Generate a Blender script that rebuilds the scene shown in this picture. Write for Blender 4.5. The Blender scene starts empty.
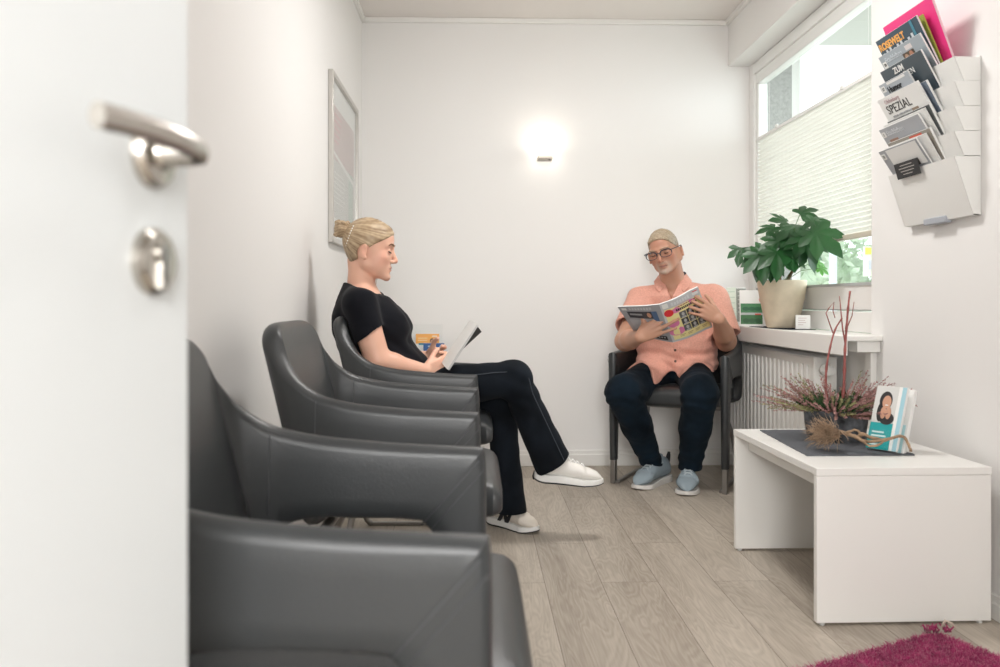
import bpy, bmesh, math, random
import numpy as np
from mathutils import Vector, Matrix, Euler
random.seed(7)
rng = np.random.RandomState(7)
PI = math.pi
R = math.radians
scene = bpy.context.scene
COL = scene.collection

# ------------------------------------------------------------------ camera model
FPX, CX, HY, CH = 850.0, 500.0, 303.0, 0.92
YAW = R(1.617)
def at(px, py, d):
    """world point seen at a pixel, at camera depth d (metres)"""
    r = (px-CX)/FPX*d; u = (HY-py)/FPX*d
    return Vector((r*math.cos(YAW)+d*math.sin(YAW), -r*math.sin(YAW)+d*math.cos(YAW), CH+u))
def V(*a): return Vector(a)

# ------------------------------------------------------------------ scene helpers
def tag(o, label=None, cat=None, group=None, kind=None):
    if label: o['label'] = label
    if cat: o['category'] = cat
    if group: o['group'] = group
    if kind: o['kind'] = kind
    return o
def empty(name, loc=(0,0,0), rz=0, label=None, cat=None, group=None):
    o = bpy.data.objects.new(name, None); COL.objects.link(o)
    o.location = loc; o.rotation_euler = (0,0,rz); o.empty_display_size = .05
    return tag(o, label, cat, group)
def link(name, me, mats=None, parent=None, smooth=None, world=False):
    o = bpy.data.objects.new(name, me); COL.objects.link(o)
    if mats:
        for m in (mats if isinstance(mats,(list,tuple)) else [mats]): me.materials.append(m)
    if parent:
        o.parent = parent
        if world:   # geometry was given in world coordinates
            mw = Matrix.Translation(parent.location) @ parent.rotation_euler.to_matrix().to_4x4()
            q = parent.parent
            while q: 
                mw = Matrix.Translation(q.location) @ q.rotation_euler.to_matrix().to_4x4() @ mw; q = q.parent
            me.transform(mw.inverted())
    if smooth is not None:
        me.polygons.foreach_set('use_smooth', [bool(smooth)]*len(me.polygons))
        if smooth == 'auto':
            try: me.set_sharp_from_angle(angle=R(38))
            except Exception: pass
    return o
def kids(o): return [c for c in bpy.data.objects if c.parent == o]
def copy_tree(o, parent=None):
    c = o.copy(); COL.objects.link(c); c.parent = parent
    for ch in kids(o): copy_tree(ch, c)
    return c

class MB:
    """collects geometry for ONE mesh"""
    def __init__(s): s.v=[]; s.f=[]; s.m=[]
    def add(s, vs, fs, mi=0):
        b=len(s.v); s.v += [tuple(x) for x in vs]; s.f += [tuple(b+i for i in f) for f in fs]; s.m += [mi]*len(fs)
    def box(s, lo, hi, mi=0, M=None):
        x0,y0,z0=lo; x1,y1,z1=hi
        vs=[V(x0,y0,z0),V(x1,y0,z0),V(x1,y1,z0),V(x0,y1,z0),V(x0,y0,z1),V(x1,y0,z1),V(x1,y1,z1),V(x0,y1,z1)]
        if M: vs=[M@v for v in vs]
        s.add(vs,[(3,2,1,0),(4,5,6,7),(0,1,5,4),(1,2,6,5),(2,3,7,6),(3,0,4,7)],mi)
    def tube(s, pts, rad, seg=8, mi=0, caps=True):
        pts=[Vector(p) for p in pts]; n=len(pts)
        if not hasattr(rad,'__len__'): rad=[rad]*n
        up=None; rings=[]
        for i,p in enumerate(pts):
            t=(pts[min(i+1,n-1)]-pts[max(i-1,0)]); 
            if t.length<1e-9: t=V(0,0,1)
            t.normalize()
            if up is None:
                up = t.orthogonal().normalized()
            up=(up-t*up.dot(t)); 
            if up.length<1e-6: up=t.orthogonal()
            up.normalize(); b=t.cross(up)
            rings.append([p+(up*math.cos(2*PI*k/seg)+b*math.sin(2*PI*k/seg))*rad[i] for k in range(seg)])
        s.loft(rings, caps, mi)
    def loft(s, rings, caps=True, mi=0, closed=True):
        n=len(rings[0]); vs=[v for r in rings for v in r]; fs=[]
        for i in range(len(rings)-1):
            for k in range(n if closed else n-1):
                a=i*n+k; b=i*n+(k+1)%n
                fs.append((a,b,b+n,a+n))
        if caps:
            fs.append(tuple(reversed(range(n)))); fs.append(tuple(range((len(rings)-1)*n, len(rings)*n)))
        s.add(vs,fs,mi)
    def lathe(s, prof, c=(0,0,0), seg=32, mi=0, sx=1, sy=1, M=None, caps=True):
        c=Vector(c); rings=[]
        for r,z in prof:
            rg=[c+V(r*sx*math.cos(2*PI*k/seg), r*sy*math.sin(2*PI*k/seg), z) for k in range(seg)]
            if M: rg=[M@p for p in rg]
            rings.append(rg)
        s.loft(rings, caps, mi)
    def prism(s, poly, d, M=None, mi=0):
        """2-D polygon (x,z) extruded along +y by d"""
        n=len(poly); vs=[V(x,0,z) for x,z in poly]+[V(x,d,z) for x,z in poly]
        if M: vs=[M@v for v in vs]
        fs=[tuple(range(n)), tuple(reversed(range(n,2*n)))]+[(k,k+n,(k+1)%n+n,(k+1)%n) for k in range(n)]
        s.add(vs,fs,mi)
    def mesh(s, name):
        me=bpy.data.meshes.new(name); me.from_pydata(s.v,[],s.f); 
        me.polygons.foreach_set('material_index', s.m); me.update()
        bm=bmesh.new(); bm.from_mesh(me); bmesh.ops.recalc_face_normals(bm, faces=bm.faces); bm.to_mesh(me); bm.free()
        return me
    def build(s, name, mats, parent=None, smooth=None, bevel=0, world=False, bseg=2, sub=0):
        me=s.mesh(name)
        o=link(name, me, mats, parent, None, world)
        if bevel:
            m=o.modifiers.new('bevel','BEVEL'); m.width=bevel; m.segments=bseg; m.limit_method='ANGLE'; m.angle_limit=R(40); m.harden_normals=False
            smooth = smooth or 'auto'
        if sub:
            m=o.modifiers.new('sub','SUBSURF'); m.levels=sub; m.render_levels=sub
        if smooth is not None:
            me.polygons.foreach_set('use_smooth',[True]*len(me.polygons))
            if smooth=='auto':
                me.set_sharp_from_angle(angle=R(40))
        return o
def box(name, lo, hi, mat, parent=None, bevel=0, M=None, **k):
    b=MB(); b.box(lo,hi,M=M); return b.build(name, mat, parent, bevel=bevel, **k)
def spline(pts, n):
    """Catmull-Rom through pts (tuples of any length), n samples per span"""
    P=[np.array(p,float) for p in pts]; P=[2*P[0]-P[1]]+P+[2*P[-1]-P[-2]]; out=[]
    for i in range(1,len(P)-2):
        for k in range(n):
            t=k/n; a,b,c,d=P[i-1:i+3]
            out.append(.5*((2*b)+(-a+c)*t+(2*a-5*b+4*c-d)*t*t+(-a+3*b-3*c+d)*t**3))
    out.append(P[-2]); return out
def text(name, s, M, size, mat, parent=None, depth=.0004, align='CENTER', bold=0, sx=1, world=True):
    cu=bpy.data.curves.new(name,'FONT'); cu.body=s; cu.size=size; cu.extrude=depth; cu.align_x=align; cu.align_y='CENTER'
    cu.offset=bold; cu.resolution_u=3
    t=bpy.data.objects.new('tmp',cu); COL.objects.link(t)
    bpy.context.view_layer.update()
    me=bpy.data.meshes.new_from_object(t.evaluated_get(bpy.context.evaluated_depsgraph_get()))
    bpy.data.objects.remove(t); bpy.data.curves.remove(cu)
    me.transform(M @ Matrix.Diagonal((sx,1,1,1))); me.materials.clear()
    return link(name, me, mat, parent, None, world)
def frame(o, x, y):
    """matrix whose x axis is x, y axis ~ y, z = x cross y, origin o"""
    x=Vector(x).normalized(); y=Vector(y); y=(y-x*y.dot(x)).normalized(); z=x.cross(y)
    return Matrix(((x.x,y.x,z.x,o[0]),(x.y,y.y,z.y,o[1]),(x.z,y.z,z.z,o[2]),(0,0,0,1)))

# ------------------------------------------------------------------ materials
def mat(name, col=(.8,.8,.8), rough=.5, metal=0, spec=.5, bump=None, var=None, sheen=0, coat=0, attr=None, emit=None, sss=0, trans=0):
    """bump=(scale,strength[,detail,(sx,sy,sz)])  var=(scale,amount)"""
    m=bpy.data.materials.new(name); m.use_nodes=True; nt=m.node_tree; b=nt.nodes['Principled BSDF']; L=nt.links
    b.inputs['Base Color'].default_value=(*col,1); b.inputs['Roughness'].default_value=rough; b.inputs['Metallic'].default_value=metal
    b.inputs['Specular IOR Level'].default_value=spec
    if sheen: b.inputs['Sheen Weight'].default_value=sheen; b.inputs['Sheen Roughness'].default_value=.5
    if coat: b.inputs['Coat Weight'].default_value=coat; b.inputs['Coat Roughness'].default_value=.1
    if sss:
        b.inputs['Subsurface Weight'].default_value=sss; b.inputs['Subsurface Radius'].default_value=(.012,.005,.003); b.inputs['Subsurface Scale'].default_value=1
    if trans: b.inputs['Transmission Weight'].default_value=trans
    if emit: b.inputs['Emission Color'].default_value=(*emit[0],1); b.inputs['Emission Strength'].default_value=emit[1]
    tc=nt.nodes.new('ShaderNodeTexCoord')
    src=None
    if attr:
        a=nt.nodes.new('ShaderNodeAttribute'); a.attribute_name=attr; src=a.outputs['Color']; L.new(src,b.inputs['Base Color'])
    if var:
        n=nt.nodes.new('ShaderNodeTexNoise'); n.inputs['Scale'].default_value=var[0]; n.inputs['Detail'].default_value=4
        L.new(tc.outputs['Object'],n.inputs['Vector'])
        mr=nt.nodes.new('ShaderNodeMapRange'); mr.inputs['From Min'].default_value=.3; mr.inputs['From Max'].default_value=.7
        mr.inputs['To Min'].default_value=1-var[1]; mr.inputs['To Max'].default_value=1+var[1]
        L.new(n.outputs['Fac'],mr.inputs['Value'])
        mx=nt.nodes.new('ShaderNodeVectorMath'); mx.operation='SCALE'
        if src: L.new(src,mx.inputs[0])
        else: mx.inputs[0].default_value=col
        L.new(mr.outputs[0],mx.inputs['Scale']); L.new(mx.outputs[0],b.inputs['Base Color'])
    if bump:
        n=nt.nodes.new('ShaderNodeTexNoise'); n.inputs['Scale'].default_value=bump[0]; n.inputs['Detail'].default_value=bump[2] if len(bump)>2 else 3
        if len(bump)>3:
            mp=nt.nodes.new('ShaderNodeMapping'); mp.inputs['Scale'].default_value=bump[3]; L.new(tc.outputs['Object'],mp.inputs[0]); L.new(mp.outputs[0],n.inputs['Vector'])
        else: L.new(tc.outputs['Object'],n.inputs['Vector'])
        bp=nt.nodes.new('ShaderNodeBump'); bp.inputs['Strength'].default_value=bump[1]; bp.inputs['Distance'].default_value=.002
        L.new(n.outputs['Fac'],bp.inputs['Height']); L.new(bp.outputs[0],b.inputs['Normal'])
    return m
# ------------------------------------------------------------------ implicit surfaces (bodies and clothes as single continuous skins)
def _a(p): return np.array(p, dtype=np.float32)
def rcone(a,b,r1,r2):
    a=_a(a); b=_a(b); ba=b-a; L2=float(ba@ba)+1e-12
    lo=np.minimum(a-r1,b-r2); hi=np.maximum(a+r1,b+r2)
    def f(P):
        t=np.clip(((P-a)@ba)/L2,0,1); d=P-(a+t[...,None]*ba)
        return np.sqrt((d*d).sum(-1))-(r1+(r2-r1)*t)
    return f,lo,hi
def ell(c,r,M=None):
    """ellipsoid centre c radii r, optional 3x3 rotation (local->world)"""
    c=_a(c); r=_a(r); Mx=None if M is None else np.array(M,dtype=np.float32)[:3,:3]
    ext=r if Mx is None else np.sqrt(((Mx*r)**2).sum(1))
    def f(P):
        q=P-c
        if Mx is not None: q=q@Mx
        k0=np.sqrt(((q/r)**2).sum(-1)); k1=np.sqrt(((q/(r*r))**2).sum(-1))+1e-9
        return k0*(k0-1)/k1
    return f,c-ext,c+ext
def smin(a,b,k):
    if k<=0: return np.minimum(a,b)
    h=np.maximum(k-np.abs(a-b),0)/k
    return np.minimum(a,b)-h*h*k*.25
def smax(a,b,k): return -smin(-a,-b,k)
def plane(p,n):
    p=_a(p); n=_a(n); n=n/np.linalg.norm(n)
    return lambda P: (P-p)@n
class Field:
    def __init__(s, lo, hi, h):
        s.h=h; s.lo=_a(lo); s.n=tuple(int(math.ceil((hi[i]-lo[i])/h))+1 for i in range(3)); s.g=np.full(s.n,.05,dtype=np.float32)
    def _sl(s,lo,hi,pad):
        i0=[max(0,int((lo[i]-pad-s.lo[i])/s.h)) for i in range(3)]; i1=[min(s.n[i],int((hi[i]+pad-s.lo[i])/s.h)+2) for i in range(3)]
        return i0,i1
    def pts(s,i0,i1):
        ax=[s.lo[i]+np.arange(i0[i],i1[i],dtype=np.float32)*s.h for i in range(3)]
        return np.stack(np.meshgrid(*ax,indexing='ij'),-1)
    def op(s, prim, mode, k=.01, disp=None):
        f,lo,hi=prim; i0,i1=s._sl(lo,hi,k+3*s.h+.004)
        if any(i1[i]<=i0[i] for i in range(3)): return
        P=s.pts(i0,i1); sl=tuple(slice(i0[i],i1[i]) for i in range(3)); d=f(P)
        if disp is not None: d=d+disp(P)
        if mode=='u': s.g[sl]=smin(s.g[sl],d,k)
        elif mode=='s': s.g[sl]=smax(s.g[sl],-d,k)
        elif mode=='i': s.g[sl]=smax(s.g[sl],d,k)
    def u(s,prim,k=.01,disp=None): s.op(prim,'u',k,disp)
    def sub(s,prim,k=.005): s.op(prim,'s',k)
    def every(s, fn, k=.004):
        """intersect the whole field with fn(P)<=0"""
        for i in range(0,s.n[0],40):
            P=s.pts([i,0,0],[min(i+40,s.n[0]),s.n[1],s.n[2]]); s.g[i:i+40]=smax(s.g[i:i+40],fn(P).astype(np.float32),k)
    def displace(s, fn):
        for i in range(0,s.n[0],40):
            e=min(i+40,s.n[0]); 
            if not (np.abs(s.g[i:e])<.03).any(): continue
            P=s.pts([i,0,0],[e,s.n[1],s.n[2]]); s.g[i:e]+=fn(P).astype(np.float32)
    def mesh(s):
        """naive surface nets"""
        g=s.g.copy(); g[0]=g[-1]=.05; g[:,0]=g[:,-1]=.05; g[:,:,0]=g[:,:,-1]=.05
        ins=g<0; n=s.n
        c=ins[:-1,:-1,:-1].astype(np.int8)
        tot=np.zeros((n[0]-1,n[1]-1,n[2]-1),np.int8)
        for a in (0,1):
            for b in (0,1):
                for d in (0,1): tot+=ins[a:n[0]-1+a,b:n[1]-1+b,d:n[2]-1+d]
        cells=np.argwhere((tot>0)&(tot<8)); idx=-np.ones(tot.shape,np.int64); idx[tuple(cells.T)]=np.arange(len(cells))
        pos=np.zeros((len(cells),3)); cnt=np.zeros(len(cells))
        cor=[(a,b,d) for a in (0,1) for b in (0,1) for d in (0,1)]
        for p in cor:
            for ax in range(3):
                if p[ax]: continue
                q=list(p); q[ax]=1
                ga=g[cells[:,0]+p[0],cells[:,1]+p[1],cells[:,2]+p[2]]; gb=g[cells[:,0]+q[0],cells[:,1]+q[1],cells[:,2]+q[2]]
                m=(ga<0)!=(gb<0); t=np.where(m,ga/(ga-gb+1e-12),0)
                off=np.tile(np.array(p,float),(len(cells),1)); off[:,ax]+=t
                pos[m]+=off[m]; cnt[m]+=1
        pos=(cells+pos/cnt[:,None])*s.h+np.array(s.lo,float)
        F=[]
        for ax in range(3):
            sl0=[slice(None)]*3; sl1=[slice(None)]*3; sl0[ax]=slice(0,-1); sl1[ax]=slice(1,None)
            A=ins[tuple(sl0)]; B=ins[tuple(sl1)]; e=np.argwhere(A!=B); 
            if not len(e): continue
            flip=A[tuple(e.T)]
            b,c2=[(1,2),(2,0),(0,1)][ax]
            ok=(e[:,b]>0)&(e[:,c2]>0)&(e[:,b]<n[b]-1)&(e[:,c2]<n[c2]-1); e=e[ok]; flip=flip[ok]
            def cell(db,dc):
                x=e.copy(); x[:,b]-=db; x[:,c2]-=dc; return idx[tuple(x.T)]
            q=np.stack([cell(1,1),cell(0,1),cell(0,0),cell(1,0)],1)
            q[~flip]=q[~flip][:,::-1]; F.append(q)
        F=np.concatenate(F); return pos,F
    def build(s, name, mats, parent, color=None, smoothit=1, keep_big=True):
        pos,F=s.mesh()
        if keep_big:   # a skin is one piece: drop stray islands
            lab=np.arange(len(pos))
            for _ in range(400):
                m=lab[F].min(1); new=lab.copy()
                for k in range(4): np.minimum.at(new,F[:,k],m)
                new=new[new]
                if (new==lab).all(): break
                lab=new
            u_,c_=np.unique(lab,return_counts=True); good=np.isin(lab,u_[c_>max(60,.02*len(lab))])
            remap=-np.ones(len(pos),np.int64); remap[good]=np.arange(good.sum()); F=F[good[F].all(1)]; F=remap[F]; pos=pos[good]
        for _ in range(smoothit):
            acc=np.zeros_like(pos); cn=np.zeros(len(pos))
            for k in range(4):
                for dk in (1,3):
                    np.add.at(acc,F[:,k],pos[F[:,(k+dk)%4]]); np.add.at(cn,F[:,k],1)
            pos=pos*.4+.6*acc/np.maximum(cn,1)[:,None]
        me=bpy.data.meshes.new(name); me.vertices.add(len(pos)); me.vertices.foreach_set('co',pos.astype(np.float32).ravel())
        me.loops.add(len(F)*4); me.loops.foreach_set('vertex_index',F.ravel().astype(np.int32))
        me.polygons.add(len(F)); me.polygons.foreach_set('loop_start',np.arange(0,len(F)*4,4,dtype=np.int32))
        me.update(calc_edges=True); me.validate()
        if color is not None:
            ca=me.color_attributes.new('Col','FLOAT_COLOR','POINT'); c=np.ones((len(pos),4),np.float32); c[:,:3]=color(pos.astype(np.float32)); ca.data.foreach_set('color',c.ravel())
        me.polygons.foreach_set('use_smooth',[True]*len(me.polygons))
        o=link(name,me,mats,parent,None,world=True); return o
class Local:
    """primitives written in a local frame"""
    def __init__(s,M): s.M=M; s.R=np.array(M.to_3x3()); 
    def p(s,q): return s.M@Vector(q)
    def rc(s,a,b,r1,r2): return rcone(s.p(a),s.p(b),r1,r2)
    def el(s,c,r,rot=None):
        m=s.R if rot is None else s.R@np.array(rot.to_3x3()); return ell(s.p(c),r,m)
    def pl(s,p,n): return plane(s.p(p), s.R@np.array(n,float))
    def inv(s,P):
        Mi=np.array(s.M.inverted()); return P@Mi[:3,:3].T+Mi[:3,3]
def both(prim,fn,k=.003):
    f,lo,hi=prim; return (lambda P: smax(f(P),fn(P),k)),lo,hi
def minus(prim,prim2,k=.003):
    f,lo,hi=prim; g=prim2[0]; return (lambda P: smax(f(P),-g(P),k)),lo,hi
def wob(P,s,seed=0):
    x,y,z=P[...,0]*s,P[...,1]*s,P[...,2]*s
    return (np.sin(x*1.3+2.1*np.sin(y*.9+seed)+seed)+np.sin(y*1.7+1.7*np.sin(z*1.1+seed*2))+np.sin(z*1.5+1.9*np.sin(x*.8+seed*3)))/3
def gauss(P,c,s):
    d=(P-_a(c))/_a(s); return np.exp(-(d*d).sum(-1))

def hand(F, M, curls, spread=(.14,.04,-.05,-.16), thumb=((.75,.55,-.35),(.45,.8,-.35)), sc=1.0, side=1, k=.006):
    """M: wrist frame; y along the hand, z out of its back, x towards the thumb (side=+1) ; curls: per finger three angles"""
    L=Local(M); S=lambda *p:(p[0]*side*sc,p[1]*sc,p[2]*sc)
    base=[(.030,.088,0),(.010,.092,.002),(-.010,.088,.001),(-.028,.080,-.002)]
    root=[(.018,.012,0),(.006,.012,.001),(-.006,.012,.001),(-.017,.014,0)]
    ln=[(.041,.025,.021),(.045,.028,.022),(.042,.026,.021),(.033,.020,.019)]; rd=[.0088,.0090,.0086,.0076]
    F.u(L.el(S(0,.05,-.002),(.036*sc,.046*sc,.0125*sc)),k)
    for b,r0,l,rr,cu,sp in zip(base,root,ln,rd,curls,spread):
        F.u(L.rc(S(*r0),S(*b),.0115*sc,.0098*sc),k+.002)
        p=Vector(b); a=0
        for j in range(3):
            a+=cu[j]; d=V(math.sin(sp)*math.cos(a),math.cos(sp)*math.cos(a),-math.sin(a)); q=p+d*l[j]
            F.u(L.rc(S(*p),S(*q),(rr-.0007*j)*sc,(rr-.0007*(j+1))*sc),.0025); p=q
    p=V(.022,.022,-.006); 
    F.u(L.rc(S(*p),S(.036,.045,-.012),.015*sc,.012*sc),k)
    p=V(.036,.045,-.012)
    for d,l,r1,r2 in ((thumb[0],.036,.0115,.0100),(thumb[1],.030,.0100,.0085)):
        q=p+Vector(d).normalized()*l; F.u(L.rc(S(*p),S(*q),r1*sc,r2*sc),.004); p=q
    return L

def head(F, M, sex='f', k=.01):
    """face towards +y, z up, origin midway between the ears at eye height"""
    L=Local(M); m=sex=='m'
    F.u(L.el((0,-.009,.030 if not m else .019),(.076 if not m else .079,.091,.087 if not m else .080)),k)                    # cranium
    F.u(L.el((0,.022,-.022),(.064 if m else .061,.066,.082)),.025)  # face
    F.u(L.el((0,.052,.045 if not m else .038),(.055,.036,.045 if not m else .040)),.02)                   # forehead
    for s in (1,-1): F.u(L.el((s*.030,.040,-.058),(.028 if m else .024,.030,.036)),.03)   # lower cheeks
    jw=.052 if m else .044
    for s in (1,-1):
        F.u(L.rc((s*jw,-.004,-.058),(s*.016,.068,-.097),.017 if m else .014,.014),.022)   # jaw line
        F.u(L.rc((s*jw*1.05,-.01,-.02),(s*jw,-.004,-.058),.018,.016),.02)
        F.u(L.el((s*(.037 if m else .034),.058,-.026),(.021,.019,.018)),.02)         # cheek
        F.u(L.rc((s*.010,.084,.019),(s*.042,.070,.020),.0075,.006),.012)   # brow
    F.u(L.el((0,.078,-.099),(.019,.013,.014)),.012)                 # chin
    F.u(L.el((0,.070,-.070),(.028,.018,.022)),.014)                 # muzzle
    for s in (1,-1):
        F.sub(L.el((s*.031,.096,.000),(.017,.016,.012)),.012)       # sockets
        F.u(L.el((s*.031,.0735,-.001),(.0145,.0125,.0118)),.003)    # lids
    nl=.114 if m else .112
    F.u(L.rc((0,.083,.012),(0,nl-.008,-.030),.0065,.0085),.010)     # nose
    F.u(L.el((0,nl-.009,-.036),(.0095,.010,.0085)),.006)
    for s in (1,-1):
        F.u(L.el((s*.0115,.093,-.039),(.0075,.010,.0070)),.005)
    F.u(L.rc((-.016,.0845,-.0615),(.016,.0845,-.0615),.0042,.0042),.006); F.u(L.el((0,.0885,-.0615),(.011,.005,.0050)),.004)
    F.u(L.el((0,.0855,-.0725),(.015,.0065,.0060)),.005)
    F.sub(L.el((0,.098,-.0665),(.022,.010,.0012)),.003)             # mouth line
    F.sub(L.el((0,.098,-.083),(.016,.012,.0045)),.008)
    for s in (1,-1):
        rot=Matrix.Rotation(s*R(-18 if not m else -8),4,'Z')@Matrix.Rotation(R(-10),4,'X'); ez=0 if not m else -.012
        F.u(L.el((s*(.077 if not m else .0745),-.012,-.012+ez),(.0065,.0155,.030),rot),.005)  # ear
        F.sub(L.el((s*.087,-.006,-.008+ez),(.006,.009,.015),rot),.004)
        F.u(L.el((s*(.081 if not m else .077),-.004,-.036+ez),(.005,.009,.009),rot),.005)
    return L
# ------------------------------------------------------------------ people
M_skin_w=mat('skin_fair',(.72,.42,.31),.45,attr='Col',sss=.15,spec=.35)
M_skin_m=mat('skin_ruddy',(.6,.32,.22),.45,attr='Col',sss=.12,spec=.35)
M_hair_w=mat('hair_blonde',(.45,.3,.17),.42,attr='Col',spec=.4,bump=(90,.5,4,(1,1,.35)))
M_hair_m=mat('hair_grey',(.35,.28,.2),.6,attr='Col',bump=(220,.6,4))
M_tee=mat('black_jersey',(.0065,.007,.010),.9,spec=.12,bump=(180,.25),sheen=.05)
M_jeans=mat('washed_black_denim',(.0065,.009,.013),.9,spec=.12,bump=(500,.35),var=(9,.5),sheen=.02)
M_jeans2=mat('dark_blue_denim',(.0055,.012,.020),.9,spec=.12,bump=(500,.35),var=(8,.5),sheen=.02)
M_stitch=mat('denim_stitch',(.05,.06,.075),.8)
M_shirt=mat('salmon_linen',(.72,.37,.29),.85,spec=.2,bump=(420,.5),var=(160,.10),sheen=.1)
M_collar=mat('navy_pattern_collar',(.03,.05,.09),.8,var=(120,.8))
M_white=mat('white_shoe_rubber',(.8,.8,.78),.5)
M_cream=mat('cream_suede',(.74,.68,.6),.85,bump=(300,.3))
M_offwhite=mat('offwhite_leather',(.78,.76,.72),.7,bump=(200,.2))
M_black=mat('black_rubber',(.012,.013,.016),.7)
M_greyknit=mat('grey_blue_knit',(.27,.33,.37),.85,bump=(350,.7))
M_lace=mat('pale_lace',(.48,.54,.57),.8); M_sole2=mat('pale_grey_sole',(.68,.66,.63),.6)
M_lash=mat('lash_brown',(.05,.03,.02),.7)
M_steel=mat('eyeglass_metal',(.05,.06,.08),.35,metal=.6)
M_pearl=mat('pearl_beads',(.8,.78,.72),.25)
M_button=mat('brown_button',(.12,.07,.05),.4)
M_lens=bpy.data.materials.new('clear_lens'); M_lens.use_nodes=True
def glassy(m, refl=.04, tint=(1,1,1)):
    nt=m.node_tree; nt.nodes.clear(); o=nt.nodes.new('ShaderNodeOutputMaterial'); t=nt.nodes.new('ShaderNodeBsdfTransparent'); g=nt.nodes.new('ShaderNodeBsdfGlossy'); g.inputs['Roughness'].default_value=.02
    t.inputs['Color'].default_value=(*tint,1); mx=nt.nodes.new('ShaderNodeMixShader'); lw=nt.nodes.new('ShaderNodeLayerWeight'); lw.inputs['Blend'].default_value=.5; pw=nt.nodes.new('ShaderNodeMath'); pw.operation='POWER'; pw.inputs[1].default_value=5; f=nt.nodes.new('ShaderNodeMath'); f.operation='MULTIPLY_ADD'; f.inputs[1].default_value=.5; f.inputs[2].default_value=refl*.5; nt.links.new(lw.outputs['Facing'],pw.inputs[0]); nt.links.new(pw.outputs[0],f.inputs[0])
    nt.links.new(f.outputs[0],mx.inputs[0]); nt.links.new(t.outputs[0],mx.inputs[1]); nt.links.new(g.outputs[0],mx.inputs[2]); nt.links.new(mx.outputs[0],o.inputs['Surface'])
glassy(M_lens)

def loft_shoe(parent, O, fwd, pitch, sc, kind, side=1):
    """O heel ground point; fwd direction (x,y); shoe parts under one shoe part"""
    f=Vector((fwd[0],fwd[1],0)).normalized(); f=Vector((f.x*math.cos(pitch),f.y*math.cos(pitch),-math.sin(pitch)))
    up0=V(0,0,1); x=f.cross(up0).normalized(); M=frame(O,x,f)@Matrix.Diagonal((sc,sc,sc,1))
    # half-widths (inner,outer) along the length
    st=[(0,.005),(.003,.017),(.012,.028),(.035,.034),(.08,.033),(.13,.037),(.185,.047),(.22,.046),(.247,.037),(.263,.026),(.272,.014),(.276,.004)]
    st=[tuple(p) for p in spline(st,3)]
    trainer = kind=='trainer'
    def spring(y): return (.011 if trainer else .008)*max(0,(y-.19)/.085)**2 + (.012*max(0,(.05-y)/.05)**2 if trainer else .004*max(0,(.05-y)/.05))
    up=MB(); rings=[]
    def top(y):
        T=[(0,.085),(.02,.108),(.05,.112),(.085,.112),(.11,.106),(.15,.092),(.20,.074),(.24,.064),(.262,.055),(.276,.042)]
        for (a,b),(c,d) in zip(T,T[1:]):
            if a<=y<=c: return b+(d-b)*(y-a)/(c-a)
        return T[-1][1]
    for y,w in st:
        z0=.026-.012*min(1,max(0,(y-.11)/.14))+spring(y); h=max(.008,top(y)-z0); w2=w*.98; r=[]
        for k in range(20):
            a=-PI*.5+2*PI*k/20; c,s_=math.cos(a),math.sin(a)
            e=.75 if y>.16 else .95
            # boot-like top: narrower as it rises over the instep
            zz=.5+.5*s_; ww=w2*(1-.36*zz**2.2*(1 if y<.16 else .55))
            xx=math.copysign(abs(c)**.7,c)*ww
            r.append(M@V(xx+(-.006 if y>.2 else 0)*side, y+(-.012*zz if y>.2 else (.010*zz if y<.03 else 0)), z0+h*zz**e))
        rings.append(r)
    up.loft(rings)
    shoe=up.build('shoe', [M_offwhite if kind=='trainer' and side==1 else (M_cream if trainer else M_greyknit)], parent, smooth=True, world=True)
    def slab(name, z0, z1, grow, m, taper=0, bite=0):
        b=MB(); n=len(st); out=[]
        for (y,w) in st: out.append((w+grow,y))
        loopo=[(a-.006*side*(1 if y>.2 else 0),y) for a,y in out]+[(-a-.006*side*(1 if y>.2 else 0),y) for a,y in reversed(out)]
        c=len(loopo); rr=[]
        for z,g in ((z0,0),(z0+.25*(z1-z0),.0015),(z1,-.002)):
            rr.append([M@V(xx*(1+g*20),(y-.1375)*(1.012+g*6)+.1375,z*(1-.42*min(1,max(0,(y-.11)/.14)))+spring(y)) for xx,y in loopo])
        b.loft(rr); return b.build(name, m, shoe, smooth='auto', world=True)
    if trainer:
        slab('midsole',.006,.034,.002,M_white); slab('outsole',.0,.0075,.003,M_black)
        hb=MB(); hb.tube([M@V(0,.002,.008),M@V(0,-.001,.02),M@V(0,.002,.042)],[.007*sc,.008*sc,.005*sc],8); hb.build('heel_counter',M_black,shoe,smooth=True,world=True)
    else:
        slab('midsole',.0,.026,.001,M_sole2)
    lc=MB()
    for i in range(5):
        y=.105+.019*i; zt=top(y)
        w=.017
        for s in (1,-1):
            lc.tube([M@V(-s*w,y-.002,zt-.006),M@V(-s*w*.5,y+.004,zt+.003),M@V(s*w*.6,y+.010,zt+.001),M@V(s*w,y+.014,zt-.008)],.0022*sc,6)
    for s in (1,-1):
        lc.tube([M@V(0,.10,.098),M@V(s*.018,.092,.108),M@V(s*.034,.100,.096),M@V(s*.020,.112,.088)],.0018*sc,6)
    lc.build('laces', M_white if trainer else M_lace, shoe, smooth=True, world=True)
    tg=MB(); tg.tube([M@V(0,.085,.092),M@V(0,.07,.112),M@V(0,.062,.122)],[.016*sc,.018*sc,.010*sc],8); tg.build('tongue', M_offwhite if trainer else M_greyknit, shoe, smooth=True, world=True)
    if not trainer:
        pt=MB(); pt.tube([M@V(0,.006,.085),M@V(0,-.004,.108),M@V(0,-.008,.125)],[.014,.011,.006],8); pt.build('heel_tab',M_black,shoe,smooth=True,world=True)
    return shoe,M

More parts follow.
